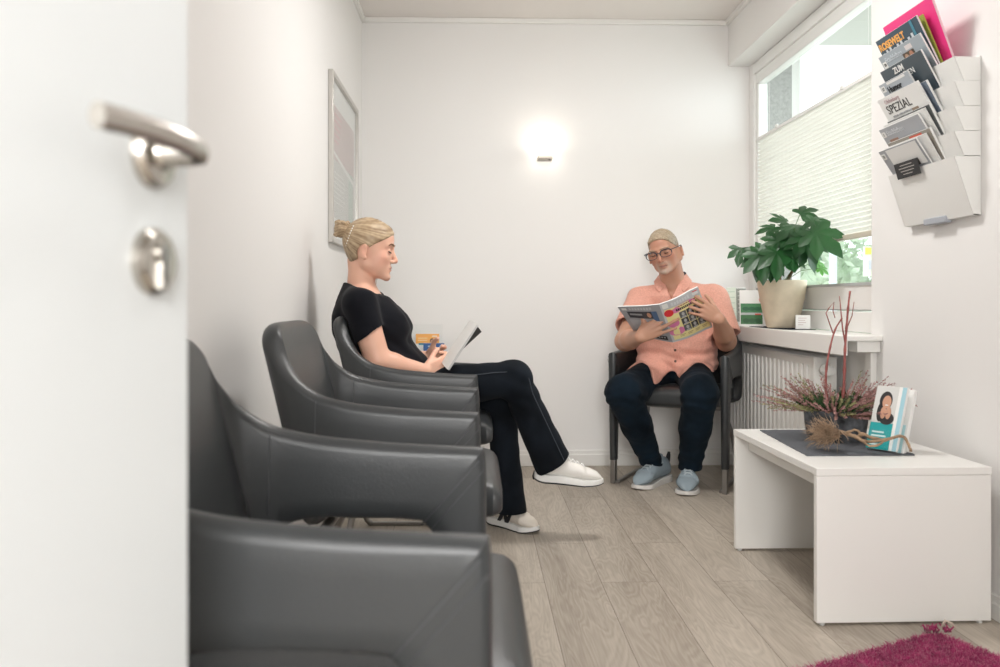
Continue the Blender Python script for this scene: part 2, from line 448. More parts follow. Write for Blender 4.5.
# ---------------- the woman
def build_woman():
    root=empty('person', (-.28,3.27,0), 0, 'woman with blonde bun in black t-shirt and black jeans reading a magazine, legs crossed', 'person')
    D=3.27
    hx=Vector((0,-1,0)); hf=Vector((math.cos(R(6)),.03,-math.sin(R(6))))
    HM=frame(at(369.5,249.5,D),hx,hf)
    SR=V(-.425,3.105,.922); SL=V(-.425,3.435,.922)
    ER=at(378,361,3.07); WR=at(426,371,3.13); EL=at(386,362,3.44); WL=at(428,357,3.36)
    hipR=V(-.28,3.19,.585); hipL=V(-.28,3.35,.585)
    KR=at(514,378,3.25); AR=at(553,464,3.30); KL=at(500,398,3.36); AL=at(511,513,3.45)
    F=Field((-.62,2.98,.0),(.42,3.60,1.29),.0035)
    L=head(F,HM,'f')
    F.u(rcone(L.p((0,-.034,-.045)),at(361.5,284,D),.046,.0465),.008)
    F.u(rcone(at(361.5,284,D),at(362,306,D),.0465,.075),.03)
    F.u(ell(V(-.425,D,.87),(.09,.15,.10)),.04); F.u(rcone(SR,SL,.042,.042),.04)
    F.u(ell(V(-.37,D,.74),(.095,.13,.16)),.05); F.u(ell(V(-.31,D,.60),(.11,.15,.09)),.05)
    for s,e,w in ((SR,ER,WR),(SL,EL,WL)):
        m=e+(w-e)*.3
        F.u(rcone(s,e,.050,.040),.03); F.u(rcone(s+(e-s)*.35,e,.049,.041),.02); F.u(rcone(e,m,.041,.038),.02); F.u(rcone(m,w,.038,.0245),.02)
    for h,k_,a,r in ((hipR,KR,at(549,461,3.33),.055),(hipL,KL,at(504,508,3.52),.055)):
        F.u(rcone(h,k_,.08,.045),.03); F.u(rcone(k_,a,.045,.027),.02)
    # hands
    yR=(at(446,364,3.20)-WR).normalized()
    hand(F, frame(WR,(.15,.1,-1),yR), [(.35,.5,.4),(.5,.7,.5),(.6,.8,.6),(.7,.8,.6)], side=-1, sc=.95, thumb=((.55,.75,-.2),(.25,.9,-.3)))
    yL=(at(446,351,3.28)-WL).normalized()
    hand(F, frame(WL,(0,.1,1),yL), [(.3,.5,.4),(.4,.6,.5),(.5,.7,.6),(.6,.8,.6)], side=1, sc=.95, thumb=((.7,.6,-.2),(.3,.9,-.2)))
    Mi=L
    def col(p):
        q=L.inv(p); c=np.tile(_a((.74,.435,.32)),(len(p),1))
        face=(q[:,1]>.02)&(q[:,2]>-.12)&(q[:,2]<.1)&(np.abs(q[:,0])<.1)
        bl=gauss(q,(.045,.06,-.03),(.03,.03,.03))+gauss(q,(-.045,.06,-.03),(.03,.03,.03))+.6*gauss(q,(0,.11,-.035),(.012,.012,.012))+.7*gauss(q,(.084,-.01,-.01),(.01,.02,.03))
        c=c*(1-.12*bl[:,None]*_a((0,1,1)))
        lw=np.clip(1.6-np.sqrt((q[:,0]/.017)**2+((q[:,2]+.067)/.0078)**2)*1.2,0,1)*(q[:,1]>.080)*(np.abs(q[:,0])<.03); c=c*(1-lw[:,None])+_a((.58,.25,.21))*lw[:,None]
        ml=np.exp(-((q[:,2]+.0665)/.0016)**2)*(np.abs(q[:,0])<.019)*(q[:,1]>.078); c=c*(1-.55*ml[:,None])
        return c
    body=F.build('body',M_skin_w,root,col,1)
    # T-shirt
    T=Field((-.62,2.98,.54),(-.10,3.60,1.03),.004)
    T.u(ell(V(-.425,D,.855),(.125,.165,.125)),.04); T.u(rcone(SR+V(0,.02,.0),SL-V(0,.02,.0),.055,.055),.05)
    for q_ in (SR,SL): T.u(rcone(at(362,297,D),q_,.060,.050),.03)
    for s in (1,-1): T.u(ell(V(-.325,D+s*.07,.832),(.068,.068,.062)),.05)
    T.u(ell(V(-.385,D,.76),(.130,.150,.15)),.06); T.u(ell(V(-.315,D,.655),(.145,.165,.105)),.06)
    T.u(rcone(at(361,284,D),at(362,300,D),.064,.085),.03)
    nk=L.p((0,0,0))
    T.every(lambda P: (P-_a(at(362,288,D)))@_a((.30,0,.95)),.006)   # neckline
    T.sub(rcone(at(365,270,D),at(363,296,D),.056,.0545),.004)
    T.displace(lambda P: .0030*wob(P,26,1)+.0018*wob(P,60,3)+.0032*np.sin(P[...,2]*95+P[...,0]*70+2*np.sin(P[...,1]*18))*np.exp(-((P[...,2]-.71)/.07)**2))
    for s,e in ((SR,ER),(SL,EL)):
        d=(e-s).normalized()
        hp=s+d*.125; n=Vector((d.x+.35,0,d.z)).normalized()
        sl=both(rcone(s+d*.01,s+d*.2,.0575,.062),plane(hp,n),.004)
        sl2=minus(sl,rcone(s+d*.10,s+d*.25,.052,.054),.004)
        T.u(sl2,.022,disp=lambda P: .0018*wob(P,45,5))
        # keep the sleeve open
        T.sub(both(rcone(hp-d*.02,hp+d*.3,.053,.053),lambda P,hp=hp,n=n:-plane(hp-d*.012,n)(P),.001),.002)
    T.every(lambda P: .565-P[...,2]-.0*P[...,0],.006)
    tee=T.build('t_shirt',M_tee,root,None,1)
    # jeans
    J=Field((-.48,3.02,.07),(.40,3.58,.75),.0042)
    J.u(ell(V(-.31,D,.60),(.155,.18,.105)),.03)
    J.u(rcone(hipR,KR,.095,.063),.03); J.u(rcone(hipL,KL,.098,.066),.03)
    mR=KR+(AR-KR)*.5; mL=KL+(AL-KL)*.45
    def legdisp(kp): 
        c=_a(kp)
        return lambda P: .0060*np.sin(((P-c)@_a((.4,.1,1)))*95+2*np.sin(P[...,1]*30))*np.exp(-((np.sqrt(((P-c)**2).sum(-1))-.02)/.09)**2)+.0022*wob(P,30,2)
    nR=Vector((.54,.1,-.84)); J.u(rcone(KR,mR,.063,.064),.03,legdisp(KR)); J.u(both(rcone(mR,AR+(AR-KR)*.12,.064,.077),plane(AR,nR),.002),.01,lambda P:.002*wob(P,34,4))
    J.u(rcone(KL,mL,.064,.056),.03,legdisp(KL)); J.u(both(rcone(mL,AL+(AL-KL)*.12,.056,.067),plane(AL,(.05,0,-1)),.002),.01,lambda P:.002*wob(P,34,6))
    J.displace(lambda P:.0015*wob(P,50,2))
    nR=Vector((.54,.1,-.84)); 
    pr=plane(AR,nR); pl_=plane(AL,(.05,0,-1)); 
    J.sub(rcone(AR-(AR-KR)*.06,AR+(AR-KR)*.1,.064,.066),.002); J.sub(rcone(AL-(AL-KL)*.05,AL+(AL-KL)*.1,.054,.056),.002)
    je=J.build('jeans',M_jeans,root,None,1)
    st=MB()  # outseam stitching on the crossed leg
    side=V(.05,-1,.12).normalized()
    pts=[hipR+(KR-hipR)*t+V(.12,-.86,.5).normalized()*(.094*(1-t)+.066*t) for t in (.55,.7,.85)]+[KR+V(.6,-.75,.3).normalized()*.068]+[KR+(AR-KR)*t+V(.55,-.83,.2).normalized()*(.068+.009*t) for t in (.2,.4,.6,.8,.97)]
    st.tube(spline([tuple(p) for p in pts],4),.0016,5); st.build('seam',M_stitch,je,smooth=True,world=True)
    # shoes
    sR,MR=loft_shoe(root, at(534,481,3.31), (1,-.05), R(4), .97,'trainer',1)
    hl=V(.055,3.565,0); f=(.74,-.67)
    sL,ML=loft_shoe(root, hl, f, 0, .95,'trainer',-1)
    # dark letter on the planted shoe
    for Mx,xs,par in ((ML,1,sL),):
        e=MB()
        def bar(a,b,w):
            a=V(*a); b=V(*b)
            pa=[]; 
            for (y,z) in ((a.y-w,a.z),(a.y+w,a.z),(b.y+w,b.z),(b.y-w,b.z)):
                zz=max(0,(z-.024)/.075); wy=.034 if y<.09 else .034+.012*(y-.09)/.08; xw=wy*.98*(1-.36*zz**2.2)*(1-.10*zz); pa.append((xw,y,z))
            vs=[Mx@V(xs*(p[0]-.003),p[1],p[2]) for p in pa]+[Mx@V(xs*(p[0]+.005),p[1],p[2]) for p in pa]
            e.add(vs,[(0,1,2,3),(7,6,5,4),(0,4,5,1),(1,5,6,2),(2,6,7,3),(3,7,4,0)])
        bar((0,.088,.030),(0,.112,.080),.009); bar((0,.112,.080),(0,.135,.030),.009); bar((0,.135,.030),(0,.158,.074),.009)
        e.build('letter_emblem',M_black,par,world=True)
    # hair
    H=Field(tuple(L.p((0,0,.03))-V(.19,.13,.16)),tuple(L.p((0,0,.03))+V(.16,.13,.15)),.0028)
    H.u(L.el((0,-.009,.030),(.0815,.097,.093)),.01); H.u(L.el((0,.050,.048),(.060,.042,.050)),.02); H.u(L.el((0,-.040,-.030),(.056,.036,.050)),.02)
    def strand(q):
        d=q-_a((0,-.10,.062)); th=np.arctan2(d[...,0],d[...,1]); ph=np.arctan2(d[...,2],np.sqrt(d[...,0]**2+d[...,1]**2)+1e-6)
        return th,ph
    def hd(P):
        q=L.inv(P); th,ph=strand(q); return .0007*np.sin(ph*62+4*np.sin(th*5)+2*np.sin(ph*17))+.0008*wob(q,70,2)
    H.displace(hd)
    cut=L.pl((0,.049,.034),(0,.66,-.75))
    H.every(lambda P: cut(P)+.004*np.sin(P[...,2]*90),.006)
    ear=L.inv
    H.every(lambda P: -(np.sqrt((((L.inv(P)-_a((0,-.010,-.020)))/_a((1,.026,.034)))[...,1:]**2).sum(-1))-1)*.026*(np.abs(L.inv(P)[...,0])>.05) - (np.abs(L.inv(P)[...,0])<=.05),.003)
    bc=V(.004,-.113,.066)
    H.u(L.el(bc,(.034,.030,.034)),.002)
    for i in range(9):
        a=i*2.4; p0=bc+V(.026*math.cos(a),.020*math.sin(a),.024*math.sin(a*1.7)); p1=bc+V(.026*math.cos(a+1.3),.022*math.sin(a+1.3),.026*math.sin(a*1.7+1.5)); H.u(L.rc(p0,p1,.0105,.009),.002)
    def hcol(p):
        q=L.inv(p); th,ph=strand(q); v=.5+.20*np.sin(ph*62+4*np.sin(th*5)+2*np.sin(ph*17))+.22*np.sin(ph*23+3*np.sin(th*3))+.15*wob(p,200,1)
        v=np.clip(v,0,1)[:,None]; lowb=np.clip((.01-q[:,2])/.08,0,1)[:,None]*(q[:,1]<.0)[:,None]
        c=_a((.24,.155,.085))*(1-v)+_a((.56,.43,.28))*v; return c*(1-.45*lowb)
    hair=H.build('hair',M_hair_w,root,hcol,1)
    b=MB()  # beaded hair tie
    for i in range(9):
        a=i/8*PI*1.1-.9; b.lathe([(.0005,-.0042),(.003,-.003),(.0042,0),(.003,.003),(.0005,.0042)],(lambda y,z: L.p((.0835*math.sqrt(max(.05,1-(y/.099)**2-((z-.03)/.095)**2))+.002,y,z)))(-.062-.020*i/8,.078-.075*i/8),8)
    b.build('hair_tie',M_pearl,hair,smooth=True,world=True)
    ws=MB()
    for x,dx in ((-.055,-.004),):   # loose strands
        ws.tube([L.p((x,.03,-.03)),L.p((x+dx,.034,-.09)),L.p((x+dx*2,.030,-.15))],[.0012,.001,.0006],5)
    ws.build('loose_strand',mat('loose_hair',(.45,.32,.19),.6),hair,smooth=True,world=True)
    ey=MB(); eb=MB()
    for s in (1,-1):
        ey.tube([L.p((s*x,y,z)) for x,y,z in ((.019,.0835,-.004),(.026,.0865,-.0065),(.034,.0865,-.0065),(.041,.0825,-.004),(.047,.078,-.001))],[.0014,.0024,.0027,.0026,.0012],6)
        eb.tube([L.p((s*x,y,z)) for x,y,z in ((.014,.0925,.021),(.026,.0910,.0265),(.038,.086,.027),(.048,.077,.021))],[.0020,.0032,.0030,.0012],6)
    ey.build('eyelashes',M_lash,root,smooth=True,world=True)
    bm=mat('brow_brown',(.20,.11,.06),.8); eb.build('eyebrows',bm,root,smooth=True,world=True)
    return root,L

def build_man():
    root=empty('person', tuple(at(676,420,4.45).xy)+(0,), 0, 'grey-haired man in glasses and salmon short-sleeved shirt reading an open magazine', 'person')
    Fd=Vector((-.30,-.954,0)).normalized(); Ls=Vector((.954,-.30,0)).normalized()
    Rot=Matrix((( Ls.x,Fd.x,0),(Ls.y,Fd.y,0),(0,0,1)))   # columns: side, forward, up
    eyes=at(660,253,4.26)
    B=Matrix(((-1,0,0),(0,-1,0),(0,0,1)))
    Rm=B@Matrix.Rotation(R(-27),3,'Z')@Matrix.Rotation(R(-15),3,'X')@Matrix.Rotation(R(13),3,'Y')
    HM=Matrix.Translation(eyes-Rm@V(0,.078,0))@Rm.to_4x4()@Matrix.Diagonal((1.15,1.08,.99,1))
    SR=at(641,300,4.46); SL=at(714,299,4.36)
    ER=at(625,341,4.28); WR=at(640,337,4.03); EL=at(726,341,4.26); WL=at(719,319,4.02)
    hipR=at(662,371,4.44); hipL=at(692,371,4.40)
    KR=at(624,393,4.12); AR=at(652,463,4.34); KL=at(700,393,4.03); AL=at(690,465,4.22)
    P0=at(677,362,4.43)
    F=Field((.56,3.86,.0),(1.32,4.74,1.34),.004)
    L=head(F,HM,'m')
    NB=at(673,284,4.43)
    F.u(rcone(L.p((0,-.035,-.045)),NB,.058,.064),.01); F.u(rcone(NB,NB-V(0,0,.05),.064,.09),.03)
    CH_=at(675,315,4.46)
    F.u(ell(CH_,(.16,.095,.11),Rot),.05); F.u(rcone(SR,SL,.045,.045),.04); F.u(ell(at(677,348,4.43),(.165,.115,.14),Rot),.05)
    F.u(ell(P0,(.165,.11,.09),Rot),.05)
    for s,e,w in ((SR,ER,WR),(SL,EL,WL)):
        m=e+(w-e)*.35
        F.u(rcone(s,e,.057,.048),.03); F.u(rcone(e,m,.049,.047),.02); F.u(rcone(m,w,.047,.030),.02)
    for h,k_,a in ((hipR,KR,AR),(hipL,KL,AL)):
        F.u(rcone(h,k_,.085,.058),.03); F.u(rcone(k_,a,.058,.038),.02)
    yR=V(.78,-.22,.50).normalized()
    hand(F, frame(WR+V(-.005,-.01,0),(.5,0,-.85),yR), [(.05,.15,.1),(.05,.15,.1),(.08,.15,.1),(.1,.15,.1)], side=-1, sc=1.14, spread=(.30,.12,-.05,-.22), thumb=((1.0,.25,.05),(.75,.6,-.05)))
    yL=V(-.66,-.16,.66).normalized()
    hand(F, frame(WL,(.5,0,.85),yL), [(.02,.15,.15),(.05,.2,.15),(.1,.25,.2),(.2,.3,.2)], side=1, sc=1.06, spread=(.02,-.10,-.20,-.30), thumb=((.6,.6,-.6),(.3,.8,-.5)))
    def col(p):
        q=L.inv(p); c=np.tile(_a((.52,.285,.195)),(len(p),1))
        near=(np.linalg.norm(q,axis=1)<.16)
        bl=gauss(q,(.045,.06,-.03),(.03,.03,.035))+gauss(q,(-.045,.06,-.03),(.03,.03,.035))+gauss(q,(0,.11,-.03),(.02,.02,.02))+.7*gauss(q,(0,.08,.06),(.05,.03,.03))+.8*gauss(q,(-.084,-.01,-.01),(.015,.02,.03))
        c=c*(1-.16*bl[:,None]*_a((0,1,1)))
        bd=gauss(q,(0,.082,-.099),(.028,.05,.017))+.9*gauss(q,(0,.093,-.052),(.024,.03,.006))+.8*gauss(q,(.027,.08,-.072),(.008,.03,.022))+.8*gauss(q,(-.027,.08,-.072),(.008,.03,.022))
        bd=np.clip(bd*1.1*(1+.25*wob(p,500,2)),0,1)[:,None]*near[:,None]; c=c*(1-bd*.68)+_a((.45,.385,.325))*bd*.68
        lw=np.clip(1.5-np.sqrt((q[:,0]/.018)**2+((q[:,2]+.068)/.006)**2)*1.2,0,1)*(q[:,1]>.078)*near; c=c*(1-lw[:,None])+_a((.42,.20,.165))*lw[:,None]
        ml=np.exp(-((q[:,2]+.0665)/.0016)**2)*(np.abs(q[:,0])<.021)*(q[:,1]>.076)*near; c=c*(1-.6*ml[:,None])
        return c
    F.build('body',M_skin_m,root,col,1)
    # shirt
    T=Field((.56,3.98,.44),(1.34,4.74,1.10),.0042)
    T.u(ell(CH_,(.19,.130,.135),Rot),.05); T.u(rcone(SR,SL,.060,.060),.05)
    for q_ in (SR,SL): T.u(rcone(NB-V(0,0,.035),q_+(NB-q_)*.15,.062,.055),.03); T.u(ell(at(677,340,4.42),(.200,.160,.155),Rot),.06)
    T.u(ell(at(677,364,4.42),(.205,.150,.085),Rot),.05)
    T.u(rcone(NB,NB-V(0,0,.06),.070,.13),.03)
    # tails on the lap: over both thighs
    T.u(rcone(hipR,hipR+(KR-hipR)*.66,.108,.102),.03); T.u(rcone(hipL,hipL+(KL-hipL)*.62,.108,.100),.03)
    O_=_a(P0); fd=_a(Fd); ls=_a(Ls)
    def tail(P):
        q=P-O_; s=q@ls; f=q@fd
        lim=.185+.12*np.exp(-((s+.08)/.05)**2)+.09*np.exp(-((s-.055)/.045)**2)
        a=(f-lim)*.7                                   # beyond the hem line
        return np.where(P[...,2]<.66,a,np.minimum(a,.0+ (P[...,2]*0-.02)))
    T.every(tail,.003)
    T.every(lambda P: .578-.058*np.exp(-((((P-O_)@ls)+.08)/.035)**2)-.040*np.exp(-((((P-O_)@ls)-.05)/.035)**2)-P[...,2],.004)
    T.displace(lambda P: .0032*wob(P,24,1)+.0022*wob(P,52,3)+.002*np.sin(P[...,2]*120+4*np.sin(((P-O_)@ls)*14))*np.exp(-((P[...,2]-.64)/.07)**2))
    d=SR-V(0,0,0)
    for s,e,seed in ((SR,ER,1),(SL,EL,2)):
        d=(e-s).normalized(); hp=s+d*.205; n=d
        T.u(minus(both(rcone(s,s+d*.3,.074,.084),plane(hp,n),.004),rcone(s+d*.15,s+d*.35,.066,.076),.004),.03,disp=lambda P: .0025*wob(P,40,5))
        T.sub(both(rcone(hp-d*.03,hp+d*.12,.068,.074),lambda P,hp=hp,n=n,d=d:-plane(hp-d*.015,n)(P),.001),.002)
    # open collar: V cut
    Vp=NB+V(0,0,.008)
    T.every(lambda P: plane(NB+V(0,0,.012),(-.12,.25,.95))(P) ,.004)
    T.sub((lambda P: np.maximum.reduce([np.abs((P-_a(NB))@ls)-.035*np.clip(((P[...,2]-(NB.z-.085))/.09),0,1.4)-.002*0, -((P-_a(NB))@fd)+.02, -(P[...,2]-(NB.z-.085))]), _a(NB)-.2, _a(NB)+.2),.003)
    sh=T.build('shirt',M_shirt,root,None,1)
    # collar leaves
    for s in (1,-1):
        cb=MB(); ring=[]
        a0=NB+V(0,0,.0)
        def cp(a,r,z): return NB+Ls*(s*r*math.sin(a))+Fd*(r*math.cos(a)*.92)+V(0,0,z)
        up=[cp(a,.068,zz) for a,zz in ((2.9,.065),(2.2,.062),(1.5,.054),(1.0,.040),(.62,.016),(.40,-.006))]
        lo=[cp(a,rr,zz) for a,rr,zz in ((2.9,.090,.030),(2.2,.092,.026),(1.5,.098,.014),(1.0,.108,.000),(.72,.122,-.022),(.50,.130,-.040))]
        inn=[p-V(0,0,.040) for p in up]
        rings=[[u+Fd*0,l,l-V(0,0,.003)+(NB-l)*.03,i_,] for u,l,i_ in zip(up,lo,inn)]
        cb.loft(rings); cb.build('collar',M_shirt,sh,smooth='auto',world=True)
        ib=MB(); ib.loft([[u*1.0+(NB-u)*.04+V(0,0,.004),u+(NB-u)*.0+V(0,0,.0035),u+(NB-u)*.07-V(0,0,.03),u+(NB-u)*.11-V(0,0,.03)] for u in up]); ib.build('collar_band',M_collar,sh,smooth='auto',world=True)
    pk=MB()
    front=lambda z: None
    bv=bpy.context.evaluated_depsgraph_get()
    # buttons and placket found on the shirt's own surface
    me=sh.data; mw=Matrix.Translation(root.location); inv=mw.inverted()
    from mathutils.bvhtree import BVHTree
    bvh=BVHTree.FromPolygons([v.co for v in me.vertices],[tuple(p.vertices) for p in me.polygons])
    def surf(lat,z):
        o=Vector((P0+Ls*lat)); o.z=z; o=o+Fd*.6; h=bvh.ray_cast(inv@o,-Fd); return (mw@h[0],h[1]) if h[0] else (None,None)
    pts=[]
    for i in range(16):
        z=NB.z-.10-i*(NB.z-.10-.60)/15; p,n=surf(.004,z)
        if p: pts.append(p)
    if len(pts)>3:
        for off in (-.016,.016):
            pk.tube([p+Ls*off+Fd*.0005 for p in pts],.0014,5)
        pk.build('placket',M_shirt,sh,smooth=True,world=True)
    for z in (NB.z-.14,.76,.685,.628):
        p,n=surf(.004,z)
        if p:
            b=MB(); b.lathe([(.0062,-.001),(.0066,.001),(.005,.0022),(.0005,.002)],seg=14); me_=b.mesh('button'); q=n.to_track_quat('Z','Y').to_matrix().to_4x4(); me_.transform(Matrix.Translation(p+n*.001)@q); link('button',me_,M_button,sh,True,world=True)
    # jeans
    J=Field((.52,3.84,.06),(1.34,4.70,.72),.0045)
    J.u(ell(P0-V(0,0,.02),(.19,.14,.10),Rot),.03)
    def kd(kp,ph):
        c=_a(kp)
        return lambda P: .0030*np.sin(P[...,2]*120+2.2*np.sin(P[...,0]*22+ph))*np.exp(-((P[...,2]-c[2]+.05)/.07)**2)+.002*wob(P,36,ph)
    for h,k_,a,r1,r2,ph in ((hipR,KR,AR,.087,.054,1),(hipL,KL,AL,.084,.058,3)):
        m=k_+(a-k_)*.45
        J.u(rcone(h,k_,.098,r1),.03); J.u(rcone(k_,m,r1,.074),.03); J.u(rcone(m,a,.074,r2),.03)
    J.displace(lambda P:.0024*wob(P,34,2)+.0014*wob(P,75,4)+.0036*np.sin(P[...,2]*125+2.2*np.sin(P[...,0]*24+1)+P[...,1]*40)*(np.exp(-((P[...,2]-.44)/.05)**2)+.9*np.exp(-((P[...,2]-.15)/.055)**2)))
    J.every(lambda P:(AR.z-.012)-P[...,2]+.12*(P[...,1]-AR.y)*0,.003)
    for a,k_ in ((AR,KR),(AL,KL)): J.sub(both(rcone(a-V(0,0,.08),a+V(0,0,.01),.047,.045),lambda P: P[...,2]-AR.z-.02,.001),.002)
    J.build('jeans',M_jeans2,root,None,1)
    hR=at(668,480,4.42); hR.z=0; hL=at(688,472,4.34); hL.z=0
    loft_shoe(root,hR,(-.68,-.73),0,1.17,'runner',1); loft_shoe(root,hL,(-.24,-.97),0,1.15,'runner',-1)
    # hair
    c0=L.p((0,-.01,.03)); H=Field(tuple(c0-V(.14,.14,.14)),tuple(c0+V(.14,.14,.14)),.003)
    H.u(L.el((0,-.011,.019),(.085,.098,.088)),.01); H.u(L.el((0,.046,.050),(.064,.046,.046)),.02); H.u(L.el((0,-.05,-.025),(.060,.045,.055)),.03)
    H.displace(lambda P:.0016*wob(P,140,1)+.001*wob(P,260,2))
    def line(P):
        q=L.inv(P); y,z,x=q[...,1],q[...,2],np.abs(q[...,0])
        face=((y-.056)*.70+(.050-z)*.72)*.9      # forehead-ear plane
        side=np.where(x>.05,(y-.026),9)                      # temples
        f=np.minimum(face,9); f=np.maximum(f*1.0,-1)
        f=np.minimum(f,np.where(x>.045,np.maximum(np.maximum(y-.030,-.022-z),(.060-x)),9))
        return f
    H.every(line,.004)
    H.every(lambda P: -(np.sqrt((((L.inv(P)-_a((0,-.014,-.016)))/_a((1,.022,.033)))[...,1:]**2).sum(-1))-1)*.022*(np.abs(L.inv(P)[...,0])>.05)-(np.abs(L.inv(P)[...,0])<=.05),.003)
    def hcol(p):
        q=L.inv(p); v=np.clip(.5+.5*wob(p,420,1)+.2*wob(p,160,3),0,1)[:,None]
        sd=np.clip((np.abs(q[:,0])-.045)/.03,0,1)[:,None]
        a=_a((.27,.20,.13))*(1-v)+_a((.52,.42,.30))*v; b=_a((.30,.27,.235))*(1-v)+_a((.54,.51,.46))*v
        return a*(1-sd)+b*sd
    H.build('hair',M_hair_m,root,hcol,1)
    # glasses
    g=empty('eyeglasses',(0,0,0)); g.parent=root; gw=MB()
    for s in (1,-1):
        c=V(s*.033,.099,-.002); pts=[]
        for k in range(21):
            a=2*PI*k/20; ex=math.copysign(abs(math.cos(a))**.75,math.cos(a))*.0255; ez=math.copysign(abs(math.sin(a))**.8,math.sin(a))*.0185
            pts.append(L.p((c.x+ex,c.y-.0035*(s*ex/.025+0)**1 if True else 0,c.z+ez-.001)))
        gw.tube(pts,[.0029 if math.sin(2*PI*k/20)>-.2 else .0016 for k in range(21)],6,caps=False)
        gw.tube([L.p((s*.057,.096,.008)),L.p((s*.068,.082,.008)),L.p((s*.0765,.05,.006)),L.p((s*.0795,.0,.002)),L.p((s*.078,-.012,-.012))],.0022,6)
    gw.tube([L.p((.009,.1025,.003)),L.p((0,.106,.006)),L.p((-.009,.1025,.003))],.0018,6)
    gw.build('frame',M_steel,g,smooth=True,world=True)
    for s in (1,-1):
        lb=MB(); c=(s*.033,.099,-.003); lb.add([L.p((c[0]+.024*math.cos(2*PI*k/16),c[1]-.0035*s*.96*math.cos(2*PI*k/16),c[2]+.0175*math.sin(2*PI*k/16))) for k in range(16)],[tuple(range(16))]); lb.build('lens',M_lens,g,world=True)
    ey=MB(); eb=MB()
    for s in (1,-1):
        ey.tube([L.p((s*x,y,z)) for x,y,z in ((.020,.0835,-.004),(.027,.0868,-.0055),(.035,.0868,-.0055),(.043,.082,-.004))],[.001,.0019,.0019,.001],6)
        eb.tube([L.p((s*x,y,z)) for x,y,z in ((.012,.0935,.019),(.026,.0925,.023),(.040,.085,.022),(.048,.078,.016))],[.0022,.0032,.0032,.001],6)
    ey.build('eyelashes',M_lash,root,smooth=True,world=True); eb.build('eyebrows',mat('brow_grey',(.38,.27,.19),.9),root,smooth=True,world=True)
    return root,L
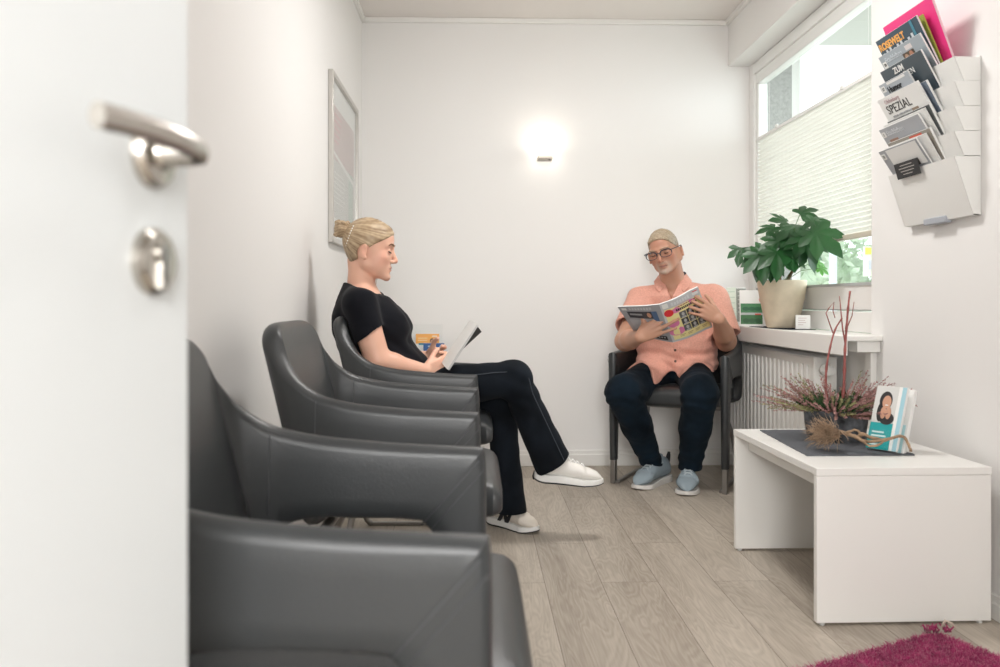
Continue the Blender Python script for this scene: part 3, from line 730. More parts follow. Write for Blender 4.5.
# ------------------------------------------------------------------ the room
H=2.524; YB=4.80; XL=-.641; XR=1.52; XW=1.555; YF=-.35; YP=3.23
M_wall=mat('wall_paint',(.83,.818,.802),.9,spec=.2,bump=(260,.10))
M_wallL=M_wall
M_ceil=mat('ceiling_paint',(.80,.76,.73),.9,spec=.2,bump=(200,.08))
M_trim=mat('white_trim',(.83,.82,.79),.45)
M_pvc=mat('white_window_plastic',(.84,.84,.82),.3)
def floor_mat():
    m=bpy.data.materials.new('oak_vinyl_planks'); m.use_nodes=True; nt=m.node_tree; L=nt.links; b=nt.nodes['Principled BSDF']
    N=lambda t,**k:(lambda n:[setattr(n,a,v) for a,v in k.items()] and n or n)(nt.nodes.new(t))
    tc=N('ShaderNodeTexCoord'); mp=N('ShaderNodeMapping'); mp.inputs['Rotation'].default_value=(0,0,R(90)); mp.inputs['Location'].default_value=(.35,.148,0); L.new(tc.outputs['Object'],mp.inputs[0])
    br=N('ShaderNodeTexBrick'); br.offset=.37; br.offset_frequency=2; L.new(mp.outputs[0],br.inputs['Vector'])
    br.inputs['Scale'].default_value=1; br.inputs['Brick Width'].default_value=1.22; br.inputs['Row Height'].default_value=.187; br.inputs['Mortar Size'].default_value=.0012; br.inputs['Mortar Smooth'].default_value=.2; br.inputs['Bias'].default_value=0
    br.inputs['Color1'].default_value=(0,0,0,1); br.inputs['Color2'].default_value=(1,1,1,1); br.inputs['Mortar'].default_value=(.5,.5,.5,1)
    # grain: stretched, warped rings shifted per plank
    sc=N('ShaderNodeMapping'); sc.inputs['Scale'].default_value=(7,1.0,1); L.new(tc.outputs['Object'],sc.inputs[0])
    ad=N('ShaderNodeVectorMath',operation='ADD'); L.new(sc.outputs[0],ad.inputs[0]); 
    ml=N('ShaderNodeVectorMath',operation='SCALE'); ml.inputs['Scale'].default_value=23; L.new(br.outputs['Color'],ml.inputs[0]); L.new(ml.outputs[0],ad.inputs[1])
    n1=N('ShaderNodeTexNoise'); n1.inputs['Scale'].default_value=1.3; n1.inputs['Detail'].default_value=3; n1.inputs['Distortion'].default_value=.6; L.new(ad.outputs[0],n1.inputs['Vector'])
    wv=N('ShaderNodeMath',operation='MULTIPLY'); wv.inputs[1].default_value=130; L.new(n1.outputs['Fac'],wv.inputs[0])
    sn=N('ShaderNodeMath',operation='SINE'); L.new(wv.outputs[0],sn.inputs[0])
    fs=N('ShaderNodeMapping'); fs.inputs['Scale'].default_value=(160,6,1); L.new(tc.outputs['Object'],fs.inputs[0])
    n2=N('ShaderNodeTexNoise'); n2.inputs['Scale'].default_value=1; n2.inputs['Detail'].default_value=4; L.new(fs.outputs[0],n2.inputs['Vector'])
    m1=N('ShaderNodeMath',operation='MULTIPLY_ADD'); m1.inputs[1].default_value=.085; m1.inputs[2].default_value=.5; L.new(sn.outputs[0],m1.inputs[0])
    m2=N('ShaderNodeMath',operation='MULTIPLY_ADD'); m2.inputs[1].default_value=.55; L.new(n2.outputs['Fac'],m2.inputs[0]); L.new(m1.outputs[0],m2.inputs[2])
    m3=N('ShaderNodeMath',operation='MULTIPLY_ADD'); m3.inputs[1].default_value=.8; L.new(n1.outputs['Fac'],m3.inputs[0]); L.new(m2.outputs[0],m3.inputs[2])
    m4=N('ShaderNodeMath',operation='MULTIPLY_ADD'); m4.inputs[1].default_value=.26; L.new(br.outputs['Color'],m4.inputs[0]); L.new(m3.outputs[0],m4.inputs[2])
    cr=N('ShaderNodeValToRGB'); cr.color_ramp.elements[0].position=.78; cr.color_ramp.elements[0].color=(.245,.205,.163,1); cr.color_ramp.elements[1].position=1.65; cr.color_ramp.elements[1].color=(.57,.51,.435,1)
    mr=N('ShaderNodeMapRange'); mr.inputs['From Min'].default_value=.85; mr.inputs['From Max'].default_value=1.75; L.new(m4.outputs[0],mr.inputs['Value'])
    cr.color_ramp.elements[0].position=0; cr.color_ramp.elements[1].position=1; L.new(mr.outputs[0],cr.inputs[0])
    mx=N('ShaderNodeMix',data_type='RGBA'); mx.inputs['B'].default_value=(.17,.14,.11,1); L.new(cr.outputs[0],mx.inputs['A']); L.new(br.outputs['Fac'],mx.inputs['Factor']); L.new(mx.outputs['Result'],b.inputs['Base Color'])
    b.inputs['Roughness'].default_value=.48; b.inputs['Specular IOR Level'].default_value=.35
    bp=N('ShaderNodeBump'); bp.inputs['Strength'].default_value=.25; bp.inputs['Distance'].default_value=.001; L.new(m2.outputs[0],bp.inputs['Height']); L.new(bp.outputs[0],b.inputs['Normal'])
    return m
def S(o): o['kind']='structure'; return o
S(box('floor',(-1.1,YF-1.5,-.1),(1.85,YB+.2,0),floor_mat()))
S(box('ceiling',(-1.1,YF-1.5,H),(1.85,YB+.2,H+.12),M_ceil))
S(box('wall_back',(XL-.2,YB,0),(1.85,YB+.2,H),M_wall))
S(box('wall_left',(XL-.2,YF-.2,0),(XL,YB,H),M_wall))
b=MB(); b.box((XR,YF-.2,0),(1.77,YP,H)); S(b.build('wall_right',M_wall,bevel=.003))
b=MB(); b.box((XW,YP,0),(1.77,YB,.765)); S(b.build('wall_under_window',M_wall))
b=MB(); b.box((XW,4.738,.765),(1.77,YB,2.265)); S(b.build('wall_window_reveal',M_wall))
b=MB(); b.box((1.434,YP,2.265),(1.77,YB,H)); S(b.build('wall_soffit',M_wall,bevel=.003))
b=MB(); b.box((XL,YF-.15,0),(-.47,YF,H)); b.box((.55,YF-.15,0),(XR,YF,H)); b.box((-.47,YF-.15,2.05),(.55,YF,H))
S(b.build('wall_front',M_wall))
# unseen hallway behind the camera; window frame and pane added for frontal fill
S(box('wall_hallway_left',(-1.1,YF-1.3,0),(-.95,YF-.15,H),M_wall)); S(box('wall_hallway_right',(1.70,YF-1.3,0),(1.85,YF-.15,H),M_wall))
b=MB(); b.box((-1.1,YF-1.45,0),(-.40,YF-1.3,H)); b.box((.55,YF-1.45,0),(1.85,YF-1.3,H)); b.box((-.40,YF-1.45,0),(.55,YF-1.3,.85)); b.box((-.40,YF-1.45,2.25),(.55,YF-1.3,H)); S(b.build('wall_hallway_back',M_wall))
b=MB()
for lo,hi in (((-.40,YF-1.42,.85),(.55,YF-1.34,.91)),((-.40,YF-1.42,2.19),(.55,YF-1.34,2.25)),((-.40,YF-1.42,.91),(-.34,YF-1.34,2.19)),((.49,YF-1.42,.91),(.55,YF-1.34,2.19))): b.box(lo,hi)
w2=S(b.build('fill_light_frame',M_trim,bevel=.004))
fr=bpy.data.materials.new('fill_light_pane'); fr.use_nodes=True; nt=fr.node_tree; nt.nodes.clear(); o=nt.nodes.new('ShaderNodeOutputMaterial'); t_=nt.nodes.new('ShaderNodeBsdfTranslucent'); t_.inputs[0].default_value=(.95,.95,.95,1); nt.links.new(t_.outputs[0],o.inputs[0])
box('fill_light_pane',(-.34,YF-1.39,.91),(.49,YF-1.385,2.19),fr,w2)  # added translucent backing behind the fill light
# cornice strips and baseboards
b=MB(); b.box((XL,YB-.022,H-.028),(1.434,YB,H)); b.box((XL,YF,H-.028),(XL+.022,YB-.022,H)); b.box((1.412,YP,H-.028),(1.434,YB-.022,H)); b.box((XR-.022,YF,H-.028),(XR,YP,H))
S(b.build('trim_1',M_trim,bevel=.004))
def board(name, lo, hi, axis):
    b=MB(); b.box(lo,hi); 
    l=list(lo); h=list(hi); h[2]=hi[2]-.022
    if axis=='y-': l[1]-=.006
    if axis=='x+': h[0]+=.006
    if axis=='x-': l[0]-=.006
    l[2]=0; b.box(l,h); return S(b.build(name,M_trim,bevel=.0025))
board('baseboard_back',(XL+.02,YB-.012,0),(XW,YB,.088),'y-')
board('baseboard_left',(XL,YF,0),(XL+.012,YB-.02,.088),'x+')
board('baseboard_right',(XR-.012,YF,0),(XR,YP,.070),'x-')
# ---- window
w=MB(); XA,XG=1.556,1.60; Y0,Y1=YP-.02,4.715; ZS,ZT=.80,2.262
def ring(mb,x0,x1,y0,y1,z0,z1,t,tb=None,tt=None):
    tb=tb or t; tt=tt or t
    mb.box((x0,y0,z0),(x1,y1,z0+tb)); mb.box((x0,y0,z1-tt),(x1,y1,z1)); mb.box((x0,y0,z0+tb),(x1,y0+t,z1-tt)); mb.box((x0,y1-t,z0+tb),(x1,y1,z1-tt))
ring(w,XA,1.63,Y0,YB-.03,ZS,ZT,.05,.085,.06)
win=S(w.build('window_1',M_pvc,bevel=.004))
w=MB(); ring(w,XA+.012,1.622,Y0+.02,4.735,.888,ZT-.055,.052,.115,.065); sash=w.build('sash',M_pvc,win,bevel=.006)
w=MB(); w.box((XA+.004,Y0,.868),(XA+.013,YB-.05,.885)); w.box((XA+.006,Y0+.05,.992),(XA+.02,4.70,1.004)); w.build('gasket_groove',mat('window_seal_grey',(.45,.47,.47),.5),win)
gl=bpy.data.materials.new('window_glass'); gl.use_nodes=True; glassy(gl,tint=(.97,.99,.98))
box('pane',(1.598,Y0+.06,1.0),(1.602,4.69,2.145),gl,win)
w=MB(); w.box((1.540,4.50,.955),(1.560,4.53,.985)); w.build('latch',M_pvc,win,bevel=.003)
# sill
b=MB(); pl=[(1.37,.722),(1.386,.722),(1.386,.777),(XA+.01,.777),(XA+.01,.7985),(1.37,.7985)]; b.prism(pl,YB-.005-YP-.002,M=Matrix.Translation((0,YP+.002,0))); pl=[(1.37,.722),(1.386,.722),(1.386,.777),(XR-.001,.777),(XR-.001,.7985),(1.37,.7985)]; b.prism(pl,YP+.002-3.13,M=Matrix.Translation((0,3.13,0)))
sill=b.build('window_sill',M_trim,win,bevel=.004)
b=MB(); b.box((1.43,3.15,.735),(1.518,3.228,.777)); b.build('sill_support',M_trim,win,bevel=.002)
b=MB(); b.box((1.495,3.18,0),(1.519,3.228,.735)); S(b.build('trim_2',M_trim,bevel=.002))
# pleated blind (top-down bottom-up cellular shade)
M_blind=bpy.data.materials.new('blind_fabric'); M_blind.use_nodes=True; nt=M_blind.node_tree; nt.nodes.clear()
o=nt.nodes.new('ShaderNodeOutputMaterial'); d_=nt.nodes.new('ShaderNodeBsdfDiffuse'); t_=nt.nodes.new('ShaderNodeBsdfTranslucent'); mx=nt.nodes.new('ShaderNodeMixShader'); mx.inputs[0].default_value=.25
d_.inputs[0].default_value=(.86,.85,.81,1); t_.inputs[0].default_value=(.88,.86,.81,1); nt.links.new(d_.outputs[0],mx.inputs[1]); nt.links.new(t_.outputs[0],mx.inputs[2]); nt.links.new(mx.outputs[0],o.inputs[0])
def blind():
    root=empty('pleated_blind',(1.565,3.95,1.2),0,'off-white pleated blind drawn across the middle of the window','blind')
    z0,z1=1.205,1.815; n=30; b=MB(); vs=[]; fs=[]
    for i in range(2*n+1):
        z=z0+(z1-z0)*i/(2*n); x=1.567+(.008 if i%2 else -.008)
        vs+=[V(x,3.26,z),V(x,4.672,z)]
    for i in range(2*n): fs.append((2*i,2*i+1,2*i+3,2*i+2))
    b.add(vs,fs); b.build('pleated_fabric',M_blind,root,world=True)
    box('rail',(1.552,3.255,1.815),(1.576,4.675,1.833),M_pvc,root,bevel=.003,world=True)
    box('rail',(1.552,3.255,1.185),(1.576,4.675,1.207),mat('blind_rail_beige',(.62,.57,.47),.5),root,bevel=.003,world=True)
    for y in (3.55,4.33):
        box('grip',(1.546,y,1.826),(1.556,y+.03,1.842),M_pvc,root,bevel=.002,world=True)
    for y in (3.35,3.9,4.5):
        c=MB(); c.tube([V(1.566,y,1.19),V(1.566,y,2.14)],.0007,5); c.build('cord',M_pvc,root,world=True)
    return root
blind()
# ---- open door in the foreground
hd=V(.13,.99,0).normalized(); th=math.atan2(-hd.x,hd.y)     # door panel runs along hd
ye=at(189,303,.715); ye.z=0
DM=Matrix.Translation(ye)@Matrix.Rotation(th-YAW,4,'Z')
M_door=mat('door_lacquer',(.715,.745,.755),.35,spec=.4)
b=MB(); b.box((-.040,-.90,.008),(0,0,2.0),M=DM); door=S(b.build('door_1',M_door,bevel=.003))
M_nickel=mat('satin_nickel',(.50,.47,.43),.24,metal=1)
hz=1.034
def DP(n,y,z): return DM@V(n,y,z)
h=MB(); RY=Matrix.Rotation(R(90),4,'Y')
def disc(mb,y,z,prof,M_=None,seg=36): mb.lathe(prof,(0,0,0),seg,M=DM@Matrix.Translation((0,y,z))@RY)
disc(h,-.062,hz,[(.026,-.001),(.026,.006),(.023,.010),(.0125,.0115),(.0105,.016),(.0095,.038)])
pts=[(.046,-.055,hz),(.056,-.062,hz+.001),(.058,-.09,hz+.004),(.056,-.14,hz+.006),(.052,-.182,hz+.004)]
prev=[]
rings=[]
for i,(n,y,z) in enumerate(spline([(.034,-.058,hz),(.042,-.060,hz),(.044,-.080,hz+.002),(.043,-.11,hz+.004),(.040,-.15,hz+.004),(.038,-.188,hz+.002)],5)):
    a=.0072; c=.0088 if i>4 else .008
    rings.append([DP(n+a*math.cos(q)*.8,y+ (0),z+c*math.sin(q)) for q in [2*PI*k/14 for k in range(14)]])
h.loft(rings)
hn=h.build('door_handle',M_nickel,door,smooth='auto')
h=MB(); disc(h,-.062,hz-.082,[(.026,-.001),(.026,.006),(.022,.0105),(.0005,.011)]); k_=h.build('key_escutcheon',M_nickel,door,smooth='auto')
h=MB(); disc(h,-.062,hz-.076,[(.0085,.009),(.0085,.0135),(.0005,.014)],seg=20); h.box((.0105,-.0670,hz-.104),(.0135,-.057,hz-.078),M=DM); h.build('lock_cylinder',mat('lock_steel',(.45,.44,.42),.25,metal=1),k_,smooth='auto')
h=MB(); h.box((.0137,-.0626,hz-.100),(.0143,-.0614,hz-.072),M=DM); h.build('key_slot',M_black,k_)
# ---- radiator
def radiator():
    root=empty('radiator',(1.46,4.05,0),0,'white ribbed panel radiator below the window sill','radiator')
    M_rad=mat('radiator_enamel',(.80,.79,.76),.35); x0,x1,y0,y1,z0,z1=1.405,1.505,3.50,4.72,.165,.690
    b=MB(); n=21; prof=[]                                  # corrugated front
    for i in range(n):
        y=y0+.02+(y1-y0-.04)*i/n; w=(y1-y0-.04)/n
        prof+=[(y,0),(y+w*.52,0),(y+w*.56,.022),(y+w*.96,.022)]
    prof.append((y1-.02,0))
    zz=[z0,z0+.03,z0+.055,z1-.055,z1-.03,z1]
    vs=[];m=len(prof)
    for j,z in enumerate(zz):
        f=[0,0,1,1,0,0][j]
        vs+=[V(x0+d*f,y,z) for y,d in prof]
    fs=[(j*m+i,j*m+i+1,(j+1)*m+i+1,(j+1)*m+i) for j in range(5) for i in range(m-1)]
    b.add(vs,fs); b.build('front_panel',M_rad,root,world=True,smooth='auto')
    b=MB(); b.box((x0+.001,y0,z0),(x0+.012,y0+.02,z1)); b.box((x0+.001,y1-.02,z0),(x0+.012,y1,z1)); b.box((x0+.012,y0,z0),(x1,y0+.004,z1)); b.box((x0+.012,y1-.004,z0),(x1,y1,z1)); b.box((x1-.004,y0,z0),(x1,y1,z1)); b.build('side_cover',M_rad,root,world=True,bevel=.001)
    b=MB(); b.box((x0,y0,z1-.002),(x0+.008,y1,z1+.004)); b.box((x1-.008,y0,z1-.002),(x1,y1,z1+.004))
    for i in range(60):
        y=y0+i*(y1-y0-.006)/59; b.box((x0+.008,y,z1-.001),(x1-.008,y+.007,z1+.003))
    b.build('top_grille',M_rad,root,world=True)
    b=MB(); RX=Matrix.Translation((1.44,y0-.005,.645))@Matrix.Rotation(R(90),4,'X')
    b.lathe([(.010,0),(.012,.018),(.020,.020),(.024,.03),(.025,.055),(.021,.078),(.012,.083),(.001,.084)],(0,0,0),24,M=RX); b.build('thermostat_knob',M_pvc,root,world=True,smooth='auto')
    b=MB(); b.tube([V(1.45,y0+.005,.20),V(1.45,y0-.03,.20),V(1.45,y0-.04,.17),V(1.45,y0-.04,.0)],.009,10); b.build('pipe',M_rad,root,world=True,smooth=True)
    b=MB(); b.box((x1-.002,3.7,.3),(XW+.001,3.74,.6)); b.build('bracket',M_rad,root,world=True)
    b=MB(); b.box((x1-.002,4.5,.3),(XW+.001,4.54,.6)); b.build('bracket',M_rad,root,world=True)
radiator()
# ---- outside
M_leafout=mat('far_foliage',(.40,.48,.35),.8,var=(3,.3)); 
def bush(x,y,z,s,seed,label,name='tree',grp='trees beyond the window'):
    r=random.Random(seed); b=MB()
    for i in range(1500):
        a=r.uniform(0,2*PI); e=r.uniform(-1,1); q=math.sqrt(1-e*e); rad=s*(.75+.3*r.random()); c=V(x+rad*q*math.cos(a),y+rad*q*math.sin(a),z+rad*e*.9)
        t=V(r.uniform(-1,1),r.uniform(-1,1),r.uniform(-1,1)).normalized(); u_=t.orthogonal().normalized(); w_=.065*s
        b.add([c-t*w_,c+u_*w_*.6,c+t*w_,c-u_*w_*.6],[(0,1,2,3)])
    b.lathe([(s*.05,-s*.88),(s*.62,-s*.5),(s*.74,0),(s*.55,s*.5),(s*.05,s*.72)],(x,y,z),14)
    root=empty(name,(x,y,0),0,label,'tree',grp); b.build('crown',M_leafout,root,world=True)
    t_=MB(); t_.tube([V(x,y,-1.2),V(x,y,z)],[.12*s,.06*s],8); t_.build('trunk',mat('bark',(.15,.11,.08),.9),root,world=True)
gnd=box('lawn_outside',(1.9,0,-1.3),(22,26,-1.2),mat('grass_far',(.24,.28,.19),.9)); tag(gnd,kind='structure')
for i,(x,y,z,s) in enumerate([(5.6,14.2,.9,1.5),(9.6,15.6,1.0,1.9),(11.6,12.2,.9,1.8),(6.2,19.0,1.1,2.1)]): bush(x,y,z,s,i,'green tree crown seen through the glass below the blind')
can=MB(); can.box((1.85,-1,2.62),(4.2,5.55,2.80)); tag(can.build('balcony_slab',mat('facade_beige',(.62,.60,.57),.8)),kind='structure')
fc=MB(); fc.box((1.624,4.717,.80),(1.77,4.737,2.6)); tag(fc.build('facade',mat('grey_render',(.30,.30,.29),.9,bump=(80,.6),var=(60,.2))),kind='structure')
# ------------------------------------------------------------------ leather armchairs
M_leather=mat('charcoal_leather',(.034,.037,.039),.36,spec=.5,bump=(420,.22,3),var=(2.5,.08))
M_thread=mat('grey_thread',(.08,.083,.087),.8)
M_rail=mat('brushed_steel',(.32,.31,.30),.35,metal=.9)
HWID=.282
def shell_ring(t,bt,tan,th,seg=10):
    up=(t-bt); nm=V(0,1,0) if tan is None else up.cross(tan).normalized(); u=up.normalized(); h=th/2; r=[]
    for k in range(seg+1):
        q=PI*k/seg; r.append(t-u*h+u*h*math.sin(q)+nm*h*math.cos(q))
    for f_ in (.25,.5,.75): r.append(t-u*h-nm*h*(1)+(bt+u*h*.6-(t-u*h))*f_)
    for k in range(5):
        q=PI+PI*k/4; r.append(bt+u*h*.6+u*h*.6*math.sin(q)+nm*h*math.cos(q))
    for f_ in (.75,.5,.25): r.append(t-u*h+nm*h+(bt+u*h*.6-(t-u*h))*f_)
    return r
def make_chair():
    root=empty('armchair',(0,0,0))
    # stations of the right half: top(x,y,z) bottom(x,y,z) thickness
    st=[(-.50,0,.872,-.375,0,.40,.052),(-.50,.10,.872,-.375,.11,.40,.052),(-.498,.175,.868,-.37,.19,.40,.051),(-.49,.217,.850,-.375,.235,.40,.050),
        (-.476,.237,.822,-.378,.252,.405,.048),(-.452,.252,.786,-.380,.263,.41,.046),(-.418,.265,.747,-.384,.270,.425,.045),(-.374,.273,.715,-.375,.274,.49,.044),
        (-.335,.278,.701,-.345,.279,.532,.043),(-.27,.281,.688,-.285,HWID,.547,.043),(-.16,HWID,.677,-.19,HWID,.547,.043),(-.06,HWID,.671,-.14,HWID,.544,.043),(.004,HWID,.668,-.106,HWID,.541,.043)]
    half=[p for p in spline(st,4)]
    full=[(p[0],-p[1],p[2],p[3],-p[4],p[5],p[6]) for p in reversed(half[1:])]+[tuple(p) for p in half]
    n=len(full); rings=[]; seg=10
    for i,p in enumerate(full):
        t=V(*p[:3]); bt=V(*p[3:6]); a=full[max(i-1,0)]; c=full[min(i+1,n-1)]
        tan=V((c[0]+c[3]-a[0]-a[3]),(c[1]+c[4]-a[1]-a[4]),0).normalized()
        up=(t-bt); nm=up.cross(tan).normalized(); u=up.normalized(); h=p[6]/2; r=[]
        for k in range(seg+1):
            q=PI*k/seg; r.append(t-u*h+u*h*math.sin(q)+nm*h*math.cos(q))
        for f_ in (.25,.5,.75): 
            r.append(t-u*h-nm*h*(1)+(bt+u*h*.6-(t-u*h))*f_)
        for k in range(5):
            q=PI+PI*k/4; r.append(bt+u*h*.6+u*h*.6*math.sin(q)+nm*h*math.cos(q))
        for f_ in (.75,.5,.25): r.append(t-u*h+nm*h+(bt+u*h*.6-(t-u*h))*f_)
        rings.append(r)
    b=MB(); b.loft(rings); shell=b.build('back_and_arm_shell',M_leather,root,smooth='auto')
    # front legs with the mitred top corner
    for s in (1,-1):
        b=MB(); ls_=[(.004,.668,-.106,.541),(.0065,.650,-.094,.530),(.008,.62,-.082,.512),(.008,.57,-.074,.485),(.008,.50,-.068,.44),(.006,.38,-.064,.36),(.002,.24,-.056,.24),(-.002,.12,-.050,.12)]
        b.loft([shell_ring(V(a,s*HWID,c),V(d,s*HWID,e),V(1,0,-1).normalized() if i==0 else (V(.5,0,-1).normalized() if i<3 else V(0,0,-1)),.043-.0008*i) for i,(a,c,d,e) in enumerate(spline(ls_,3))] if False else [shell_ring(V(q[0],s*HWID,q[1]),V(q[2],s*HWID,q[3]),None,.043-.0004*i) for i,q in enumerate(spline(ls_,3))])
        b.build('front_leg',M_leather,root,smooth='auto')
        f=MB(); f.box((-.046,s*HWID-.012,.0),(-.006,s*HWID+.012,.12)); f.build('metal_foot',M_rail,root,bevel=.002)
        # seams
        for side in (1,-1):
            e=MB(); yy=s*HWID+side*.0218
            e.tube([V(-.004,yy,.648),V(-.055,yy,.592),V(-.104,yy,.538)],.0013,5)
            e.tube([V(.006,yy-.0002*side,.634),V(-.045,yy,.578),V(-.088,yy,.530)],.0009,5); e.build('stitching',M_thread,shell,smooth=True)
        e=MB(); q_=rings[(len(half)-1)+s*29]
        for ids in ((9,10,11,12,13),(1,0,21,20,19)): e.tube([q_[i]+(q_[i]-(q_[5]+q_[16])/2).normalized()*.0003 for i in ids],.0014,5)
        e.build('stitching',M_thread,shell,smooth=True); e=MB()
        p=st[7]; a_=V(p[0]-.012,s*(p[1]-.0225),p[2]-.018); b_=V(p[3]-.012,s*(p[4]-.0225),p[5]+.01)
        # floor runner and rear strut
        r_=MB(); r_.box((-.44,s*.262-.010,0),(-.03,s*.262+.010,.014)); r_.build('floor_runner',M_rail,root,bevel=.002)
        l=MB(); l.tube(spline([(-.435,s*.262,.007),(-.455,s*.255,.05),(-.425,s*.235,.22),(-.36,s*.20,.37)],5),.012,8); l.build('rear_leg',M_rail,root,smooth=True)
    # seat cushion
    b=MB(); rings=[]; xs=[-.395,-.385,-.34,-.25,-.12,.004,.040,.056,.062]
    for x in xs:
        e=1-max(0,(x-.004)/.058)**3*.75; eb=1 if x>-.38 else .6
        w=.252+(.022 if x>.018 else 0)*(.6 if x>.05 else 1); w*= (1 if x<.06 else .97); top=.405+.085*(e if eb==1 else .8)+.0; zc=.447; r=[]
        for k in range(32):
            a=2*PI*k/32; c,s_=math.cos(a),math.sin(a); ex=.28
            yy=math.copysign(abs(c)**ex,c)*w; hz_=(.060 if s_>0 else .042)*(e**.8)*eb
            zz=zc+math.copysign(abs(s_)**.45,s_)*hz_ + (.006*math.cos(yy/w*1.4) if s_>0 else 0)
            r.append(V(x,yy,zz))
        rings.append(r)
    b.loft([[v for v in r] for r in rings]); b.build('seat',M_leather,root,smooth='auto',sub=1)
    b=MB(); b.tube([V(-.37,-.22,.37),V(-.37,.22,.37)],.014,8); b.build('cross_bar',M_rail,root,smooth=True)
    return root
chair=make_chair()
def put_chair(x,y,rz,label,first=False,group='grey leather armchairs'):
    o=chair if first else copy_tree(chair)
    o.location=(x,y,0); o.rotation_euler=(0,0,rz); tag(o,label,'chair',group); return o
put_chair(.010,1.205,0,'grey leather armchair nearest the camera, empty, beside the open white door',True)
put_chair(.003,2.245,0,'empty grey leather armchair second from the door, just in front of the seated woman')
put_chair(.0,3.27,0,'grey leather armchair with the woman in black sitting in it')
pc=at(616,482,4.34); pc.z=0; pd=at(722,496,4.10); pd.z=0; ctr=(pc+pd)/2; ang=math.atan2(-(pd-pc).x,(pd-pc).y)+PI  # facing
rz=math.atan2((pd-pc).x*-1,(pd-pc).y); 
# chair's +x must point to the front: perpendicular of the front line, toward the camera
fr=V((pd-pc).y,-(pd-pc).x,0).normalized(); 
put_chair(ctr.x+fr.x*.02,ctr.y+fr.y*.02,math.atan2(fr.y,fr.x),'grey leather armchair with the man in salmon shirt, beside the radiator')

# ------------------------------------------------------------------ low white table
M_lac=mat('white_melamine',(.83,.82,.79),.32,spec=.45)
TR=R(.6)
table=empty('low_table',(.969,2.393,0),TR,'low white panel table standing by the right wall under the magazine rack','table')
TW,TL,TH=.511,.757,.449
def tb(name,lo,hi,bev=.0015,m=M_lac): return box(name,lo,hi,m,table,bevel=bev)
tb('tabletop',(0,0,TH-.022),(TW,TL,TH)); tb('side_panel',(0.001,.001,.008),(TW-.001,.023,TH-.0225)); tb('side_panel',(0.001,TL-.023,.008),(TW-.001,TL-.001,TH-.0225))
tb('cross_rail',(.05,.0235,TH-.075),(.068,TL-.0235,TH-.0225))
M_glide=mat('clear_glide',(.6,.6,.58),.4)
for x in (.02,TW-.03):
    for y in (.012,TL-.012):
        g=MB(); g.lathe([(.008,0),(.008,.009)],(x,y,0),14); g.build('glide',M_glide,table,smooth='auto')
# felt runner
M_felt=mat('grey_felt',(.105,.112,.125),.95,bump=(600,.8),var=(500,.35))
def rag(name,poly,z,th,m,label,cat,seed=1,jag=.004):
    r=random.Random(seed); out=[]
    for i in range(len(poly)):
        a=V(*poly[i],0); b_=V(*poly[(i+1)%len(poly)],0); n=max(2,int((b_-a).length/.012)); nn=V(-(b_-a).y,(b_-a).x,0).normalized()
        for k in range(n): out.append(a+(b_-a)*k/n+nn*r.uniform(-jag,jag)*(k>0))
    b=MB(); c=[V(p.x,p.y,z) for p in out]; d=[V(p.x,p.y,z+th+r.uniform(0,.001)) for p in out]; b.loft([c,d]); o=b.build(name,m,smooth='auto'); tag(o,label,cat); return o
a1,a2,a3,a4=at(754.6,428,3.19),at(807,456.5,2.61),at(914.7,455.5,2.62),at(872,427,3.2)
rag('table_runner',[(a1.x,a1.y-.06),(a2.x,a2.y),(a3.x,a3.y),(a3.x+.01,a1.y-.06)],TH+.0005,.0035,M_felt,'dark grey felt runner lying on the low white table','table runner',jag=.0015)
